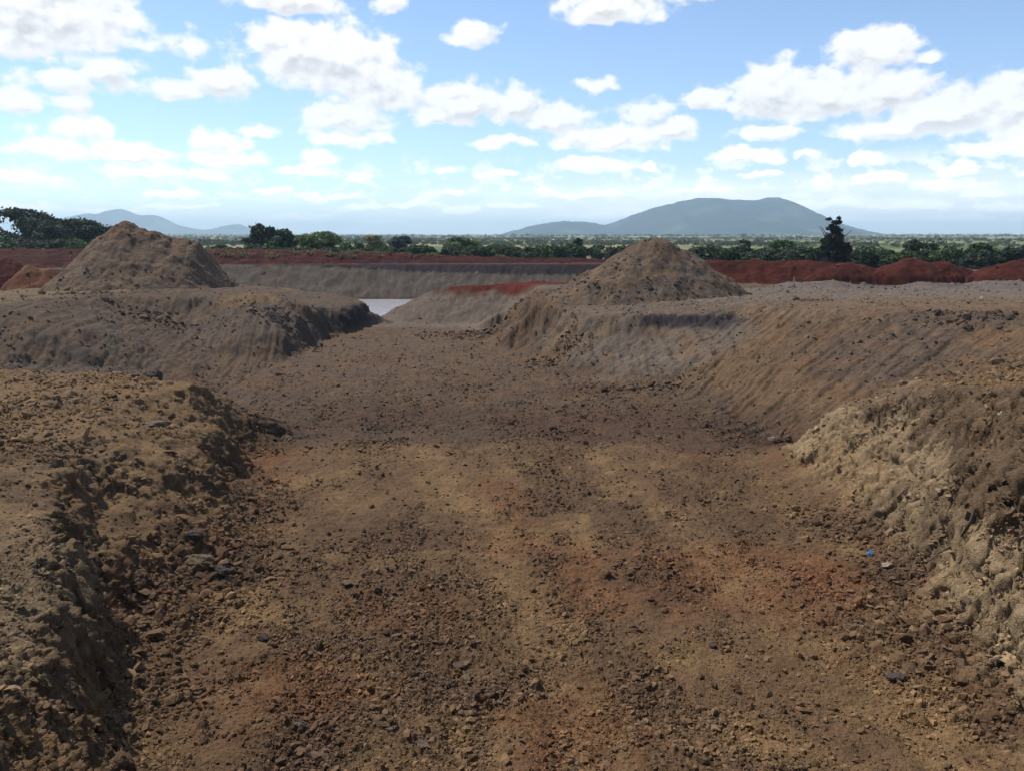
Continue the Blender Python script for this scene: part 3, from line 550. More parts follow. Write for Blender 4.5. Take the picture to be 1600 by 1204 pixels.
boulder(1210, 682, -.05, 26, .45, (.2, .175, .155), 'flat pale grey stone at the foot of the right slope', 16, sink=.2)
boulder(1520, 595, 1.9, 34, .3, (.2, .14, .085), 'smooth tan lump lying at the top of the right bank', 17, 'clod', 'clod', .3)
boulder(865, 671, -.1, 18, .6, (.05, .04, .036), 'dark stone standing on the reddish far floor of the pit', 18, sink=.2)
boulder(768, 607, -.1, 12, .7, (.24, .18, .12), 'small pale stone on the grey far floor of the pit', 19, sink=.2)
boulder(1386, 888, .12, 24, .5, (.27, .22, .165), 'pale stone just below the blue plastic scrap', 20, sink=.25)
boulder(1560, 632, 1.9, 26, .5, (.09, .065, .05), 'dark brown lump on the flat top of the right bank near the photo edge', 21, 'clod', 'clod', .2)
# crumpled blue plastic scrap
bx, by, _ = U(1360, 864, .12); bz = float(surf(np.array([bx]), np.array([by]))[0][0])
v, f = ICO4; w = v.copy()
nn = fbm(w[:, 0] * 3 + w[:, 2] * 2, w[:, 1] * 3 - w[:, 2], 4, 3); w2 = w * (1 + .55 * nn + .25 * np.abs(fbm(w[:, 0] * 7, w[:, 2] * 7 + w[:, 1] * 3, 3, 5)))[:, None] * np.array([.046, .038, .042])
cc = np.where((np.hypot(w[:, 0] - .1, w[:, 2] - .4) + .35 * nn < .42)[:, None], np.array([.62, .68, .75]), np.array([.10, .25, .52]))
cc = np.where((np.hypot(w[:, 0] - .08, w[:, 2] - .38) < .13)[:, None], np.array([.03, .05, .12]), cc)
pm, pnt, pb = new_mat('blue_plastic'); pa = pnt.nodes.new('ShaderNodeAttribute'); pa.attribute_name = 'col'; pnt.links.new(pa.outputs['Color'], pb.inputs['Base Color']); pb.inputs['Roughness'].default_value = .35
o = mesh_np('plastic_scrap', w2, f, pm, cc, smooth=False); o.location = (bx, by, bz + .05); tag(o, 'small crumpled blue and white plastic scrap on dark rubble below the right bank', 'litter')
# tubes
def tube(path, rad, n=7):
    Vt, Ft = [], []
    for i, p in enumerate(path):
        a = Vector(path[min(i + 1, len(path) - 1)]) - Vector(path[max(i - 1, 0)]); a.normalize()
        u = a.orthogonal().normalized(); w_ = a.cross(u)
        for k in range(n):
            t = 2 * math.pi * k / n; Vt.append(Vector(p) + (u * math.cos(t) + w_ * math.sin(t)) * rad[i])
    for i in range(len(path) - 1):
        for k in range(n): Ft.append((i * n + k, i * n + (k + 1) % n, (i + 1) * n + (k + 1) % n, (i + 1) * n + k))
    return [tuple(q) for q in Vt], Ft
def on_ground(pix, z0s, lift):
    out = []
    for (px, py), z0 in zip(pix, z0s):
        x, y, _ = U(px, py, z0); out.append((x, y, z0 + lift))
    return out
def drape(px0, n, lift):                                    # march each ray until it meets the ground
    out = []
    for px, py in px0:
        dx, dy, dz = ray(px, py); t = np.arange(5, 60, .03); X, Y, Z = dx * t, dy * t, CAMZ + dz * t
        h = ground_h(X, Y); i = int(np.argmax(h > Z)); out.append((X[i] * .978, Y[i] * .978, CAMZ + (float(Z[i]) - CAMZ) * .978 + lift))
    return out
vt, ft = tube(drape([(1522, 800), (1516, 818), (1508, 832), (1495, 848), (1480, 860), (1464, 868), (1452, 878)], 7, .03), [.022, .02, .022, .02, .018, .014, .009])
tag(mesh_np('root', vt, ft, M_BARK, smooth=True), 'thin dark root hanging down the sandy face of the right bank', 'root')
# survey stake
sx, sy, _ = UY(1240, 441, 44.2); sz = float(surf(np.array([sx]), np.array([sy]))[0][0])
def box_v(cx, cy, z0, z1, w0, w1):
    return [(cx + a * w0, cy + b * w0, z0) for a, b in ((-1, -1), (1, -1), (1, 1), (-1, 1))] + [(cx + a * w1, cy + b * w1, z1) for a, b in ((-1, -1), (1, -1), (1, 1), (-1, 1))]
sv, sf_ = [], []
for z0, z1, w0, w1 in ((-.2, .56, .024, .024), (.56, .62, .024, .014)):
    k = len(sv); sv += box_v(0, 0, z0, z1, w0, w1); sf_ += [(k + a, k + b, k + b + 4, k + a + 4) for a, b in ((0, 1), (1, 2), (2, 3), (3, 0))] + [(k + 4, k + 5, k + 6, k + 7)]
o = mesh_np('wooden_stake', sv, sf_, M_WOOD); o.location = (sx, sy, sz); o.rotation_euler = (0, .06, .4); tag(o, 'short pale wooden stake standing in the grey ground before the red bank on the right', 'stake')

# ------------------------------------------------------------------ water
m, nt, b = new_mat('pond_water'); b.inputs['Base Color'].default_value = (.42, .40, .39, 1); b.inputs['Roughness'].default_value = .12; b.inputs['IOR'].default_value = 1.33; b.inputs['Specular IOR Level'].default_value = 1.0
n = nt.nodes.new('ShaderNodeTexNoise'); n.inputs['Scale'].default_value = 2.2; n.inputs['Detail'].default_value = 3; g = nt.nodes.new('ShaderNodeNewGeometry'); nt.links.new(g.outputs['Position'], n.inputs['Vector'])
bp = nt.nodes.new('ShaderNodeBump'); bp.inputs['Strength'].default_value = .9; bp.inputs['Distance'].default_value = .12; nt.links.new(n.outputs['Fac'], bp.inputs['Height']); nt.links.new(bp.outputs[0], b.inputs['Normal'])
tag(mesh_np('water', [(-42, 50.5, -.55), (28, 50.5, -.55), (28, 74, -.55), (-42, 74, -.55)], [(0, 1, 2, 3)], m), kind='structure')
# ------------------------------------------------------------------ distant hills
def hill_mat():
    m, nt, b = new_mat('bushy_hillside'); N, L = nt.nodes.new, nt.links.new
    at = N('ShaderNodeAttribute'); at.attribute_name = 'col'; L(at.outputs['Color'], b.inputs['Base Color']); b.inputs['Roughness'].default_value = 1; b.inputs['Specular IOR Level'].default_value = 0
    return m
M_HILL = hill_mat()
def hill(name, prof, D, wid, base, c, seed, rough):
    pp = [((px - CX) / F * D / CP, CAMZ + (ray(px, py)[2] / ray(px, py)[1]) * D) for px, py in prof]
    X = np.array([p[0] for p in pp]); Z = np.array([p[1] for p in pp])
    gx, gy = np.meshgrid(np.linspace(X[0], X[-1], 420), np.linspace(-1, 1, 160), indexing='ij'); xs, ys = gx.ravel(), gy.ravel()
    hz = np.interp(xs, X, Z) - base
    sh = np.where(ys < 0, (1 - np.abs(ys)) ** 1.0, (1 - ys) ** 1.0); sh = sst(0, 1, sh) * .6 + sh * .4
    yy = D + ys * wid * (.35 + .65 * hz / hz.max())
    gul = fbm(xs / wid * 7, yy / wid * 2.2, 5, seed)
    z = base - 3 + (hz + 3) * sh * (1 + rough * gul * np.minimum(1, 2.2 * (1 - sh))) + rough * 14 * fbm(xs / 40, yy / 40, 3, seed + 1) * sh
    n = fbm(xs / 120, yy / 160, 4, seed + 2); cc = mix(np.tile(np.array(c), (len(xs), 1)), np.array(c) * 1.7 + .012, sst(-.1, .5, n)); cc = mix(cc, np.array([.2, .16, .1]), sst(.35, .6, n + .3 * gul) * sst(.5, .1, sh) * .5)
    o = mesh_np(name, np.stack([xs, yy, z], 1), grid_faces(420, 160)[:, ::-1], M_HILL, cc, smooth=True); tag(o, kind='structure'); return o
hill('hill', [(700, 376), (770, 371), (800, 362), (832, 353), (868, 346.5), (905, 347), (925, 349), (938, 352.5), (955, 348), (985, 335), (1020, 323), (1055, 314), (1080, 310), (1110, 311), (1140, 314), (1165, 313.5), (1186, 308), (1200, 314), (1225, 327), (1255, 341), (1290, 353), (1330, 363), (1375, 369), (1430, 372), (1500, 374), (1600, 377), (1700, 380)], 3000, 900, 8, (.017, .027, .022), 1, .3)
hill('hill', [(60, 366), (100, 357), (130, 343), (150, 337), (164, 333.5), (180, 336), (200, 329), (214, 326.5), (228, 333), (242, 337), (262, 336), (280, 346), (300, 353), (335, 360), (352, 358), (370, 353), (388, 350), (402, 356), (440, 364), (480, 368)], 4500, 800, 10, (.05, .066, .06), 4, .2)
hill('hill', [(1440, 377), (1510, 376), (1530, 372.5), (1540, 372), (1552, 375), (1640, 377)], 7000, 500, 12, (.03, .04, .02), 2, .1)
hill('hill', [(470, 369), (520, 365.5), (560, 366), (620, 367), (690, 369)], 8500, 700, 12, (.03, .04, .02), 3, .1)

# ------------------------------------------------------------------ vegetation
def leaves(blobs, n, size, c, seed, flat=.55, var=.35):
    r = np.random.default_rng(seed); B = np.array(blobs, float)
    wt = B[:, 3] * B[:, 4] * B[:, 5]; idx = r.choice(len(B), n, p=wt ** .7 / (wt ** .7).sum())
    d = r.normal(size=(n, 3)); d /= np.linalg.norm(d, axis=1)[:, None]; rad = r.uniform(.25, 1, n) ** .45
    d[:, 2] = np.where((d[:, 2] < -.35) & (r.random(n) < .7), -d[:, 2], d[:, 2])
    bump = 1 + .3 * np.sin(d[:, 0] * 5 + idx * 1.7) * np.sin(d[:, 1] * 5 + idx) + r.normal(0, .17, n)
    ctr = B[idx, :3] + d * (rad * bump)[:, None] * B[idx, 3:6]
    u = r.normal(size=(n, 3)); u /= np.linalg.norm(u, axis=1)[:, None]; nn = d * .8 + r.normal(size=(n, 3)) * .6; nn[:, 2] += .35
    u = np.cross(nn, u); u /= np.linalg.norm(u, axis=1)[:, None] + 1e-9; w = np.cross(nn, u); w /= np.linalg.norm(w, axis=1)[:, None] + 1e-9
    s = size * r.uniform(.55, 1.4, n)[:, None]
    q = np.stack([ctr - u * s, ctr - w * s * .55 + u * s * .1, ctr + u * s, ctr + w * s * .55 - u * s * .1], 1).reshape(-1, 3)
    k = (1 + r.normal(0, var * .6, n)) * (1 + .25 * np.sin(idx * 2.3)); col = np.array(c)[None] * np.clip(k, .45, 1.9)[:, None]; col[:, 0] *= 1 + r.normal(0, .12, n)
    return q, np.arange(4 * n).reshape(-1, 4), np.repeat(col, 4, 0)
def trunk_mesh(name, h, spread, seed, parent, r0=.16, nl=6, dead=0):
    r = random.Random(seed); Vt, Ft = [], []
    def add(path, rad):
        v, f = tube(path, rad, 6); k = len(Vt); Vt.extend(v); Ft.extend([tuple(i + k for i in q) for q in f])
    fork = h * .38; add([(0, 0, -.4), (.04 * h * r.uniform(-1, 1), 0, fork * .5), (.05 * h * r.uniform(-1, 1), .03 * h, fork)], [r0 * 1.3, r0, r0 * .8])
    for k in range(nl):
        a = 2 * math.pi * k / nl + r.uniform(-.4, .4); e = spread * r.uniform(.45, .85)
        p0 = (0, .02 * h, fork * r.uniform(.75, 1)); p2 = (math.cos(a) * e, math.sin(a) * e, h * r.uniform(.68, .9)); p1 = tuple((u + v) / 2 + r.uniform(-.1, .1) * spread for u, v in zip(p0, p2))
        add([p0, p1, p2], [r0 * .55, r0 * .38, r0 * .12])
    return mesh_np(name, Vt, Ft, M_BARK, parent=parent, smooth=True)
def crown_blobs(kind, h, w, seed):
    r = random.Random(seed); B = []
    if kind == 'umbrella':
        for k in range(15):
            a = r.uniform(0, 6.28); e = w * .5 * r.random() ** .5 * .85
            B.append((math.cos(a) * e, math.sin(a) * e, h * (.86 - .42 * (e / (w * .5)) ** 2) * r.uniform(.88, 1), w * r.uniform(.12, .2), w * r.uniform(.12, .2), h * r.uniform(.07, .13)))
        for k in range(9):
            a = r.uniform(0, 6.28); B.append((math.cos(a) * w * .36, math.sin(a) * w * .36, h * r.uniform(.3, .5), w * .12, w * .12, h * .12))
    elif kind == 'upright':
        for k in range(34):
            t = r.random() ** 1.25; e = w * .46 * (1 - t) ** .75 * r.random() ** .45; a = r.uniform(0, 6.28)
            B.append((math.cos(a) * e, math.sin(a) * e, h * (.1 + .68 * t), w * r.uniform(.08, .15) * (1.25 - .6 * t), w * r.uniform(.08, .15), h * r.uniform(.05, .09)))
        for k in range(11):
            a = r.uniform(0, 6.28); t = r.uniform(.74, .985); e = w * r.uniform(.03, .2); B.append((math.cos(a) * e, math.sin(a) * e * .6, h * t, w * r.uniform(.04, .075), w * .05, h * r.uniform(.016, .034)))
    elif kind == 'round':
        for k in range(16):
            a = r.uniform(0, 6.28); t = r.uniform(-.9, 1); e = w * .36 * math.sqrt(max(0, 1 - t * t)) * r.uniform(.5, 1)
            B.append((math.cos(a) * e, math.sin(a) * e, h * (.56 + .3 * t), w * r.uniform(.13, .2), w * r.uniform(.13, .2), h * r.uniform(.09, .15)))
    else:                                                   # bush, foliage to the ground
        for k in range(11):
            a = r.uniform(0, 6.28); e = w * .38 * r.random() ** .5
            B.append((math.cos(a) * e, math.sin(a) * e, h * r.uniform(.2, .78) * (1 - .5 * (e / (w * .5)) ** 2), w * r.uniform(.13, .22), w * r.uniform(.13, .22), h * r.uniform(.15, .24)))
    return B
def tree(px, top, wpx, Y, kind, c, label, seed, n=3600, size=.19, cat='tree', name='tree', group=None, gz=2.45):
    x, y, zt = UY(px, top, Y); h = zt - gz; w = 1.16 * wpx / F * Y / CP; n = int(n * 1.5)
    root = bpy.data.objects.new(name, None); COL.objects.link(root); root.location = (x, y, gz); tag(root, label, cat, group)
    trunk_mesh('trunk', h, w * .5, seed, root, r0=.02 * h + .05)
    q, f, cc = leaves(crown_blobs(kind, h, w, seed), n, size, c, seed); mesh_np('crown', q, f, M_LEAF, cc, parent=root)
    return root
DG, MG, LG, GG, YG = (.026, .04, .018), (.045, .082, .023), (.095, .14, .035), (.05, .066, .036), (.19, .165, .06)
tree(12, 319, 120, 100, 'umbrella', DG, 'tallest dark spreading tree, cut off by the left edge of the photo', 11, 6500, .24)
tree(92, 332, 118, 104, 'umbrella', DG, 'dark broad crowned tree with sky gaps under its crown, left of the tall brown heap', 12, 6500, .24)
tree(135, 352, 44, 108, 'round', DG, 'dark small tree half hidden by the left side of the tall brown heap', 13, 2500, .22)
tree(40, 358, 70, 92, 'bush', GG, 'grey green rounded shrub in front of the dark trees on the far left', 14, 3000, .18, 'bush', 'bush')
tree(8, 366, 40, 90, 'bush', MG, 'green shrub at the left edge of the photo under the tallest dark tree', 15, 1800, .18, 'bush', 'bush')
tree(98, 368, 56, 88, 'bush', MG, 'low green shrub under the dark broad crowned tree', 16, 2200, .18, 'bush', 'bush')
tree(128, 367, 36, 88, 'bush', LG, 'light green low shrub against the left side of the tall brown heap', 17, 1500, .16, 'bush', 'bush')
tree(166, 348, 34, 150, 'umbrella', YG, 'pale yellowish tree peeping over the left shoulder of the tall brown heap', 18, 1800, .3)
tree(410, 350, 48, 98, 'round', DG, 'dark tall tree, leftmost of the trees behind the pond', 19, 3200, .2)
tree(441, 356, 38, 96, 'round', MG, 'mid green tree between the dark tall tree and the broad light green one', 20, 2800, .2)
tree(468, 366, 30, 100, 'round', DG, 'small dark tree touching the left side of the broad light green tree', 28, 1800, .2)
tree(494, 360, 68, 94, 'round', LG, 'broad light green tree behind the red bank beyond the pond', 21, 4500, .2)
tree(548, 373, 34, 92, 'bush', MG, 'dark green rounded bush left of the yellow tree', 22, 1800, .18, 'bush', 'bush')
tree(584, 367, 34, 120, 'round', YG, 'yellow tree standing in the scrub behind the pond', 23, 2200, .24)
tree(628, 369, 38, 105, 'round', (.035, .05, .04), 'blue green block shaped tree right of the yellow tree', 24, 2600, .22)
tree(718, 371, 56, 98, 'round', (.075, .105, .032), 'light green wide tree in the middle of the scrub beyond the pond', 25, 3200, .2)
tree(770, 378, 44, 94, 'bush', MG, 'green bush right of the light green wide tree', 26, 2000, .18, 'bush', 'bush')
tree(902, 373, 36, 88, 'upright', DG, 'small dark ragged tree left of the grey brown heap', 27, 2400, .18)
tree(1306, 339, 56, 66, 'upright', (.016, .023, .014), 'tall lone near black tree standing above the red bank on the right', 30, 6000, .15)
tree(1165, 376, 40, 80, 'upright', DG, 'dark ragged bushy tree behind the right side of the grey brown heap', 31, 2200, .17)
tree(1222, 376, 42, 74, 'round', MG, 'green rounded tree left of the lone near black tree', 32, 2600, .17)
tree(1365, 382, 60, 72, 'bush', (.045, .075, .026), 'wide green bush just right of the lone near black tree', 33, 2600, .17, 'bush', 'bush')
tree(1442, 372, 46, 76, 'umbrella', (.03, .05, .02), 'flat topped dark green tree behind the bright red mound', 34, 2800, .18)
tree(1486, 384, 52, 70, 'bush', MG, 'mid green bush right of the flat topped tree', 35, 2200, .17, 'bush', 'bush')
tree(1536, 380, 48, 70, 'round', MG, 'rounded dark green tree left of the tree at the right edge', 36, 2200, .17)
tree(1594, 374, 52, 72, 'round', DG, 'dark tree cut off by the right edge of the photo', 37, 2600, .18)
# bushes along the banks, copied from four models
protos = []
for k, c in enumerate((MG, (.035, .06, .022), (.055, .085, .026), (.045, .06, .03))):
    root = bpy.data.objects.new('bush', None)
    st = trunk_mesh('stem', 1.7, 1.0, 60 + k, root, .05, 5)
    q, f, cc = leaves(crown_blobs('bush', 2.0, 2.5, 70 + k), 1500, .15, c, 80 + k, var=.45); fo_ = mesh_np('foliage', q, f, M_LEAF, cc, parent=root)
    protos.append((root, [st, fo_])); 
used = set()
def bush(x, y, z, s, rz, k, label, group):
    root, ch = protos[k]
    if k not in used: o = root; used.add(k); COL.objects.link(o)
    else:
        o = root.copy(); COL.objects.link(o)
        for c in ch: d = c.copy(); COL.objects.link(d); d.parent = o
    o.location = (x, y, z); o.rotation_euler = (0, 0, rz); o.scale = s; tag(o, label, 'bush', group)
rb = random.Random(5)
def row(p0, p1, n, Y0_, Y1_, top0, top1, label, group, gz=2.45):
    for k in range(n):
        px = p0 + (p1 - p0) * (k + rb.uniform(.1, .9)) / n; Y = rb.uniform(Y0_, Y1_); top = top0 + (top1 - top0) * k / n + rb.uniform(-4, 5)
        x, y, zt = UY(px, top, Y); h = max(.8, zt - gz); w = rb.uniform(.9, 1.5) * max(.8, h / 2)
        bush(x, y, gz, (w, w, h / 2), rb.uniform(0, 6.28), rb.randrange(4), label, group)
row(330, 400, 8, 86, 96, 380, 380, 'low dark green bush between the tall brown heap and the trees behind the pond', 'bushes behind the left end of the red pond bank')
row(400, 660, 20, 86, 94, 381, 381, 'low green bush in the hedge line under the trees behind the pond', 'bushes at the feet of the pond trees')
row(660, 990, 28, 86, 95, 382, 382, 'green bush in the scrub line above the red bank, left of the grey heap', 'scrub bushes left of the grey brown heap')
row(1085, 1290, 20, 68, 80, 383, 384, 'green bush in the scrub line between the grey heap and the lone tree', 'scrub bushes between heap and lone tree')
row(1325, 1620, 24, 66, 78, 390, 391, 'green bush in the scrub line above the red mounds, right of lone tree', 'scrub bushes right of the lone tree')
row(-20, 150, 8, 84, 92, 374, 376, 'low green bush along the foot of the dark trees on the far left', 'bushes below the far left trees')
# far-off savanna scrub: one mass
N_ = 9000; r_ = np.exp(rng.uniform(math.log(230), math.log(2600), N_)); t_ = np.radians(rng.uniform(-42, 42, N_)); X, Y = r_ * np.sin(t_), r_ * np.cos(t_)
k = fbm(X / 120, Y / 200, 3, 2) > -.15 - .2 * rng.random(N_); X, Y, r_ = X[k], Y[k], r_[k]; Z = plain(X, Y); n = len(X)
sz = rng.uniform(.45, 1.1, n) * (1 + 1.1 * sst(250, 1100, r_)); sz = np.where(rng.random(n) < .06, sz * 1.7, sz)
q, f, cc = leaves(crown_blobs('bush', 1.6, 2.2, 5), 70, .24, (1, 1, 1), 9)
nv = len(q); tint = np.where((rng.random(n) < .2)[:, None], np.array([.11, .12, .05]), np.array([.06, .08, .034])) * rng.uniform(.75, 1.3, n)[:, None]
a = rng.uniform(0, 6.28, n); ca, sa = np.cos(a)[:, None], np.sin(a)[:, None]
vv = np.stack([(q[None, :, 0] * ca - q[None, :, 1] * sa) * sz[:, None] + X[:, None], (q[None, :, 0] * sa + q[None, :, 1] * ca) * sz[:, None] + Y[:, None], q[None, :, 2] * sz[:, None] * .9 + Z[:, None]], -1).reshape(-1, 3)
ff = (f[None] + (np.arange(n) * nv)[:, None, None]).reshape(-1, 4); cv = (cc[None] * tint[:, None]).reshape(-1, 3)
tag(mesh_np('savanna_scrub', vv, ff, M_LEAF, cv), 'far-off scrub covering the plain below the hills', 'scrub', kind='stuff')
# dry grass tufts on the red banks: one mass
def tufts(n, xr, f, zr, c, hgt):
    X = rng.uniform(*xr, n); return X
Vg, Fg, Cg = [], [], []; kb = 0
for key, n, zlo, zhi in (('pondbank', 1500, 3.05, 3.6), ('pondbank', 160, 3.75, 5), ('redwall', 120, 3.4, 5), ('leftbank', 60, 3.2, 3.6)):
    x0, x1, y0, y1 = HB[key]; X = rng.uniform(x0, x1, n * 6); Y = rng.uniform(y0, y1 - 3, n * 6); z = HEAPS[key](X, Y)
    k = (z > zlo) & (z < zhi) & (fbm(X * .6, Y * .8, 3, 4) > .12); X, Y, z = X[k][:n], Y[k][:n], z[k][:n]
    m_ = len(X); h = rng.uniform(.12, .3, m_); a = rng.uniform(0, 3.14, m_); w = rng.uniform(.06, .16, m_)
    for j in range(3):
        aa = a + j * 1.05; dx, dy = np.cos(aa) * w, np.sin(aa) * w
        lx, ly = rng.normal(0, .06, m_), rng.normal(0, .06, m_)
        q = np.stack([np.stack([X - dx, Y - dy, z - .03], 1), np.stack([X + dx, Y + dy, z - .03], 1), np.stack([X + dx * .8 + lx, Y + dy * .8 + ly, z + h], 1), np.stack([X - dx * .8 + lx, Y - dy * .8 + ly, z + h * .8], 1)], 1).reshape(-1, 3)
        Vg.append(q); Fg.append(np.arange(4 * m_).reshape(-1, 4) + kb); kb += 4 * m_
        Cg.append(np.repeat(np.array([.30, .22, .11]) * rng.uniform(.5, 1.3, m_)[:, None], 4, 0))
tag(mesh_np('dry_grass', np.vstack(Vg), np.vstack(Fg), M_LEAF, np.vstack(Cg)), 'pale dry grass tufts growing on the red banks', 'grass', kind='stuff')
print('plants', round(time.time() - T0, 1))

# ------------------------------------------------------------------ haze
def box_mesh(x0, x1, y0, y1, z0, z1):
    v = [(a, b, c) for c in (z0, z1) for a, b in ((x0, y0), (x1, y0), (x1, y1), (x0, y1))]
    return v, [(3, 2, 1, 0), (4, 5, 6, 7), (0, 1, 5, 4), (1, 2, 6, 5), (2, 3, 7, 6), (3, 0, 4, 7)]
hm = bpy.data.materials.new('haze_air'); hm.use_nodes = True; nt = hm.node_tree; nt.nodes.clear()
out = nt.nodes.new('ShaderNodeOutputMaterial'); pv = nt.nodes.new('ShaderNodeVolumePrincipled'); pv.inputs['Color'].default_value = (.64, .83, 1.0, 1); pv.inputs['Density'].default_value = .00026; pv.inputs['Anisotropy'].default_value = .1
nt.links.new(pv.outputs[0], out.inputs['Volume'])
v, f = box_mesh(-10000, 10000, -10000, 10000, -8, 186); tag(mesh_np('haze', v, f, hm), 'thin blue haze over the plain', 'haze', kind='stuff')

# ------------------------------------------------------------------ sky with cumulus
SUN_EL, SUN_AZ = math.radians(55), math.radians(-54)
w = bpy.data.worlds.new('World'); scene.world = w; w.use_nodes = True; nt = w.node_tree; nt.nodes.clear(); N, L = nt.nodes.new, nt.links.new
def math_(op, a, b=None, c=None, clamp=False):
    n = N('ShaderNodeMath'); n.operation = op; n.use_clamp = clamp
    for i, q in enumerate((a, b, c)):
        if q is None: continue
        if isinstance(q, (int, float)): n.inputs[i].default_value = q
        else: L(q, n.inputs[i])
    return n.outputs[0]
def vmath(op, a, b=None, c=None):
    n = N('ShaderNodeVectorMath'); n.operation = op
    for i, q in enumerate((a, b, c)):
        if q is None: continue
        if isinstance(q, tuple): n.inputs[i].default_value = q
        else: L(q, n.inputs[i])
    return n.outputs['Value'] if op == 'LENGTH' else n.outputs[0]
def comb(a, b, c=0.0):
    n = N('ShaderNodeCombineXYZ')
    for i, q in enumerate((a, b, c)):
        if isinstance(q, (int, float)): n.inputs[i].default_value = q
        else: L(q, n.inputs[i])
    return n.outputs[0]
def noise(vec, sc, det, rough=.55, dist=0.0):
    n = N('ShaderNodeTexNoise'); n.inputs['Scale'].default_value = sc; n.inputs['Detail'].default_value = det; n.inputs['Roughness'].default_value = rough; n.inputs['Distortion'].default_value = dist
    L(vec, n.inputs['Vector']); return n.outputs['Fac'], n.outputs['Color']
def mrange(x, a, b, c=0.0, d=1.0, smooth=True):
    n = N('ShaderNodeMapRange'); n.interpolation_type = 'SMOOTHSTEP' if smooth else 'LINEAR'; n.inputs[1].default_value = a; n.inputs[2].default_value = b; n.inputs[3].default_value = c; n.inputs[4].default_value = d
    L(x, n.inputs[0]); return n.outputs[0]
tc = N('ShaderNodeTexCoord'); sp = N('ShaderNodeSeparateXYZ'); L(tc.outputs['Generated'], sp.inputs[0])
az = math_('MULTIPLY', math_('ARCTAN2', sp.outputs[0], sp.outputs[1]), 57.29578); el = math_('MULTIPLY', math_('ARCSINE', sp.outputs[2]), 57.29578)
def azel(px, py):
    dx, dy, dz = ray(px, py); return math.degrees(math.atan2(dx, dy)), math.degrees(math.asin(dz / math.sqrt(dx * dx + dy * dy + dz * dz)))
# cumulus puffs: photo pixel of the middle, half width, rise, drop, weight
CL = [(50, 25, 150, 90, 62, 1), (470, 80, 85, 52, 60, 1), (545, 95, 95, 55, 65, 1), (605, 140, 75, 48, 45, .9), (450, 2, 95, 40, 20, .9), (610, 4, 32, 20, 14, .8), (740, 56, 44, 20, 18, .75), (948, 12, 88, 40, 24, .95), (1080, -4, 40, 20, 14, .6),
      (170, 113, 48, 26, 24, .8), (85, 125, 72, 18, 17, .65), (350, 127, 50, 27, 26, .95), (278, 138, 50, 18, 16, .9), (30, 164, 45, 22, 15, .9), (116, 165, 30, 17, 14, .8), (310, 75, 48, 22, 22, .38),
      (132, 205, 44, 24, 20, .85), (195, 240, 78, 18, 16, 1), (225, 267, 66, 12, 12, .9), (85, 228, 60, 26, 22, .5), (40, 280, 60, 20, 16, .4), (338, 224, 52, 20, 16, .85), (352, 249, 72, 15, 14, 1), (330, 276, 40, 10, 8, .7), (400, 205, 45, 12, 9, .6),
      (495, 245, 38, 16, 12, .8), (478, 267, 50, 11, 9, 1), (560, 276, 34, 9, 8, .8), (540, 185, 75, 26, 20, .9), (545, 215, 70, 14, 12, .75), (720, 165, 75, 38, 28, 1), (792, 166, 62, 34, 27, 1), (680, 182, 50, 22, 14, .9),
      (872, 188, 62, 28, 22, .95), (965, 215, 130, 26, 22, .95), (1050, 205, 46, 25, 18, 1), (1010, 178, 55, 24, 16, .6), (780, 224, 52, 11, 12, .8), (935, 258, 72, 17, 16, .95), (1012, 262, 22, 9, 8, .8), (780, 271, 36, 10, 8, .9), (690, 263, 44, 10, 8, .5), (850, 298, 28, 6, 5, .6),
      (1365, 82, 70, 38, 28, 1), (1455, 90, 32, 12, 10, .6), (1205, 150, 70, 54, 36, 1), (1290, 150, 95, 44, 36, 1), (1385, 148, 72, 40, 35, 1), (1480, 178, 105, 34, 34, 1), (1562, 165, 75, 46, 42, 1), (1400, 200, 95, 25, 22, .85), (1560, 235, 66, 14, 12, 1), (1640, 200, 90, 50, 40, 1),
      (1105, 155, 33, 20, 18, .9), (1200, 210, 66, 14, 12, .95), (1160, 246, 60, 15, 14, .95), (1350, 250, 32, 14, 11, .8), (1372, 281, 48, 13, 10, 1), (1495, 263, 34, 12, 10, .8), (1475, 288, 40, 8, 7, 1), (1270, 242, 22, 8, 8, .6), (935, 133, 42, 14, 12, .6), (1545, 302, 40, 8, 6, .8), (40, 326, 60, 7, 5, .9), (170, 329, 55, 6, 5, 1), (280, 324, 60, 7, 5, 1), (420, 302, 42, 8, 6, .9), (490, 309, 24, 7, 5, 1), (537, 305, 30, 7, 5, .9), (570, 323, 32, 5, 4, 1), (712, 301, 22, 8, 6, .9), (722, 330, 34, 6, 5, 1), (640, 318, 50, 7, 5, .8), (800, 322, 55, 7, 5, .9), (905, 305, 80, 9, 7, .9), (940, 338, 70, 6, 5, .9), (1110, 294, 60, 9, 7, .9), (1290, 318, 70, 9, 7, .9), (1420, 322, 80, 9, 7, .9), (1500, 345, 90, 7, 5, .9), (1580, 325, 60, 8, 6, .9), (1340, 345, 60, 6, 5, .9), (450, 343, 60, 5, 4, .8), (610, 347, 60, 5, 4, .8), (270, 305, 40, 7, 5, .8), (1190, 272, 26, 5, 5, .7)]
gt = bpy.data.node_groups.new('cumulus', 'ShaderNodeTree'); gt.interface.new_socket('p', in_out='INPUT', socket_type='NodeSocketVector'); gt.interface.new_socket('f', in_out='OUTPUT', socket_type='NodeSocketFloat')
Nw, Lw, N, L = N, L, gt.nodes.new, gt.links.new
gi, go = N('NodeGroupInput'), N('NodeGroupOutput')
acc = None
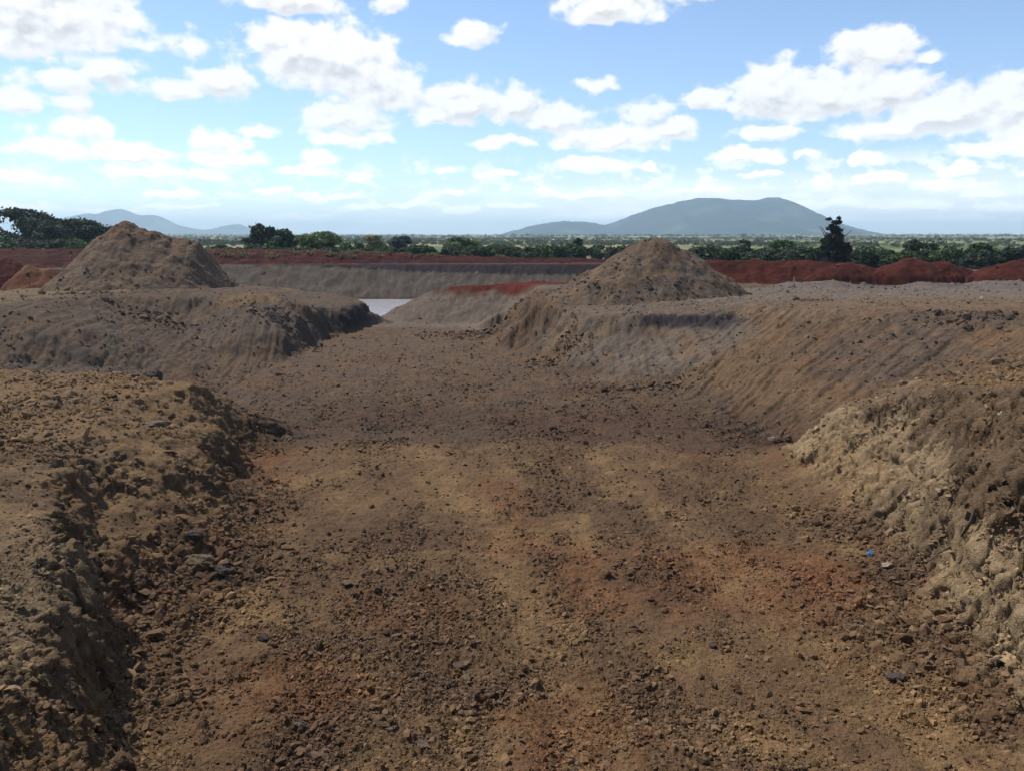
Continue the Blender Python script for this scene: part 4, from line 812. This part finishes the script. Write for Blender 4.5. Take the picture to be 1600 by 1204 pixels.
for px, py, hw, up, dn, wt in CL:
    a0, e0 = azel(px, py); sx = 1 / (hw * 57.3 / F * .97); su, sd = 1 / (up * 57.3 / F * .97), 1 / (dn * 57.3 / F * .97)
    q = vmath('MULTIPLY_ADD', gi.outputs[0], (sx, su, -sd), (-a0 * sx, -e0 * su, e0 * sd))
    d = vmath('LENGTH', vmath('MAXIMUM', q, (-1e4, 0, 0)))
    fld = math_('MULTIPLY_ADD', d, -wt, wt)                  # wt * (1 - d)
    acc = fld if acc is None else math_('MAXIMUM', acc, fld)
L(acc, go.inputs[0])
N, L = Nw, Lw
def field(p):
    g = N('ShaderNodeGroup'); g.node_tree = gt; L(p, g.inputs[0]); return g.outputs[0]
pn = comb(az, math_('MULTIPLY', el, 1.4), 0.0)
_, wc = noise(pn, .42, 5, .55)
wv = vmath('MULTIPLY', vmath('SUBTRACT', wc, (.5, .5, .5)), (3.0, 1.5, 0))
wsp = N('ShaderNodeSeparateXYZ'); L(wv, wsp.inputs[0])
u2, v2 = math_('ADD', az, wsp.outputs[0]), math_('ADD', el, wsp.outputs[1])
Pw = comb(u2, v2, v2)
n1, _ = noise(pn, .62, 8, .54, .15)
n2, _ = noise(vmath('ADD', pn, (-.35, .6, 0)), .62, 3, .5, .15)
n1b, _ = noise(pn, .62, 3, .5, .15)
f1 = field(Pw); f2 = field(vmath('ADD', Pw, (-.2, .55, .55)))
dens_f = math_('ADD', f1, math_('MULTIPLY_ADD', n1, 1.35, -.61))
dens = mrange(dens_f, .0, .40)
# small far puffs and veils low over the horizon
lowv = math_('DIVIDE', 22.0, math_('ADD', math_('MAXIMUM', el, 0.0), 2.2))
pl = comb(math_('MULTIPLY', az, .36), lowv, 3.0)
n3, _ = noise(pl, 1.25, 7, .6, .2)
lowm = math_('MULTIPLY', mrange(el, 6.2, 4.0), mrange(az, -30, 20, .55, 1.0, False))
n4, _ = noise(pl, 3.1, 6, .6, .1)
dens2 = math_('MULTIPLY', mrange(math_('MULTIPLY_ADD', n4, .6, n3), .76, .92), lowm)
bank = math_('MULTIPLY', math_('MULTIPLY', mrange(el, 5.2, 2.8), mrange(az, -14, 12, .1, .7)), mrange(n3, .2, .55, .6, 1))
dens2 = math_('MAXIMUM', dens2, bank)
# broken cumulus over the unseen rest of the sky, added to whiten ambient light
nb, _ = noise(vmath('MULTIPLY', tc.outputs['Generated'], (1, 1, 1.6)), 3.2, 5, .55)
rest = math_('MULTIPLY', mrange(nb, .56, .68), math_('MAXIMUM', mrange(el, 19, 24), mrange(sp.outputs[1], .6, .4)))
den = math_('MAXIMUM', math_('MAXIMUM', dens, dens2), rest)
# cloud bodies: bright where they face the sun, grey where cloud lies between
slope_ = math_('ADD', math_('SUBTRACT', f2, f1), math_('MULTIPLY', math_('SUBTRACT', n2, n1b), 1.5))
thick = mrange(f1, .1, .8, .35, 1.0)
shade = math_('MULTIPLY', mrange(slope_, -.22, .42), thick)
lit = math_('SUBTRACT', 1.0, shade, clamp=True)
cr = N('ShaderNodeMix'); cr.data_type = 'RGBA'; cr.inputs[6].default_value = (.45, .45, .465, 1); cr.inputs[7].default_value = (.70, .70, .695, 1); L(lit, cr.inputs[0])
sky = N('ShaderNodeTexSky'); sky.sky_type = 'NISHITA'; sky.sun_disc = False; sky.sun_elevation = SUN_EL; sky.sun_rotation = SUN_AZ; sky.air_density = 1.0; sky.dust_density = .2; sky.ozone_density = 2.2; sky.altitude = 1800
b1 = N('ShaderNodeBackground'); b1.inputs[1].default_value = .118; L(sky.outputs[0], b1.inputs[0])
b2 = N('ShaderNodeBackground'); L(mrange(el, 9.0, 1.0, 1.06, 1.75), b2.inputs[1]); L(cr.outputs[2], b2.inputs[0])
mx = N('ShaderNodeMixShader'); L(math_('MULTIPLY', den, .96), mx.inputs[0]); L(b1.outputs[0], mx.inputs[1]); L(b2.outputs[0], mx.inputs[2])
wo = N('ShaderNodeOutputWorld'); L(mx.outputs[0], wo.inputs[0])
w.cycles.sampling_method = 'MANUAL'; w.cycles.sample_map_resolution = 512
# ------------------------------------------------------------------ sun
sl = bpy.data.lights.new('sun', 'SUN'); sl.energy = 3.5; sl.angle = math.radians(.6); sl.color = (1, .95, .88)
so = bpy.data.objects.new('sun', sl); COL.objects.link(so)
dv = Vector((math.sin(SUN_AZ) * math.cos(SUN_EL), math.cos(SUN_AZ) * math.cos(SUN_EL), math.sin(SUN_EL))); so.rotation_euler = dv.to_track_quat('Z', 'Y').to_euler(); so.location = (0, 0, 60)
# ------------------------------------------------------------------ camera
cam = bpy.data.cameras.new('camera'); cam.sensor_width = 36; cam.lens = F / 1600 * 36; cam.clip_end = 40000; cam.clip_start = .1
co = bpy.data.objects.new('camera', cam); COL.objects.link(co); co.location = (0, 0, CAMZ); co.rotation_euler = (math.pi / 2 - PITCH, 0, 0); scene.camera = co
scene.view_settings.view_transform = 'Standard'; scene.view_settings.look = 'None'; scene.view_settings.exposure = .62; scene.view_settings.gamma = 1
scene.cycles.use_denoising = True; scene.cycles.volume_bounces = 1; scene.cycles.max_bounces = 6; scene.cycles.diffuse_bounces = 3; scene.cycles.transparent_max_bounces = 4
print('done', round(time.time() - T0, 1))
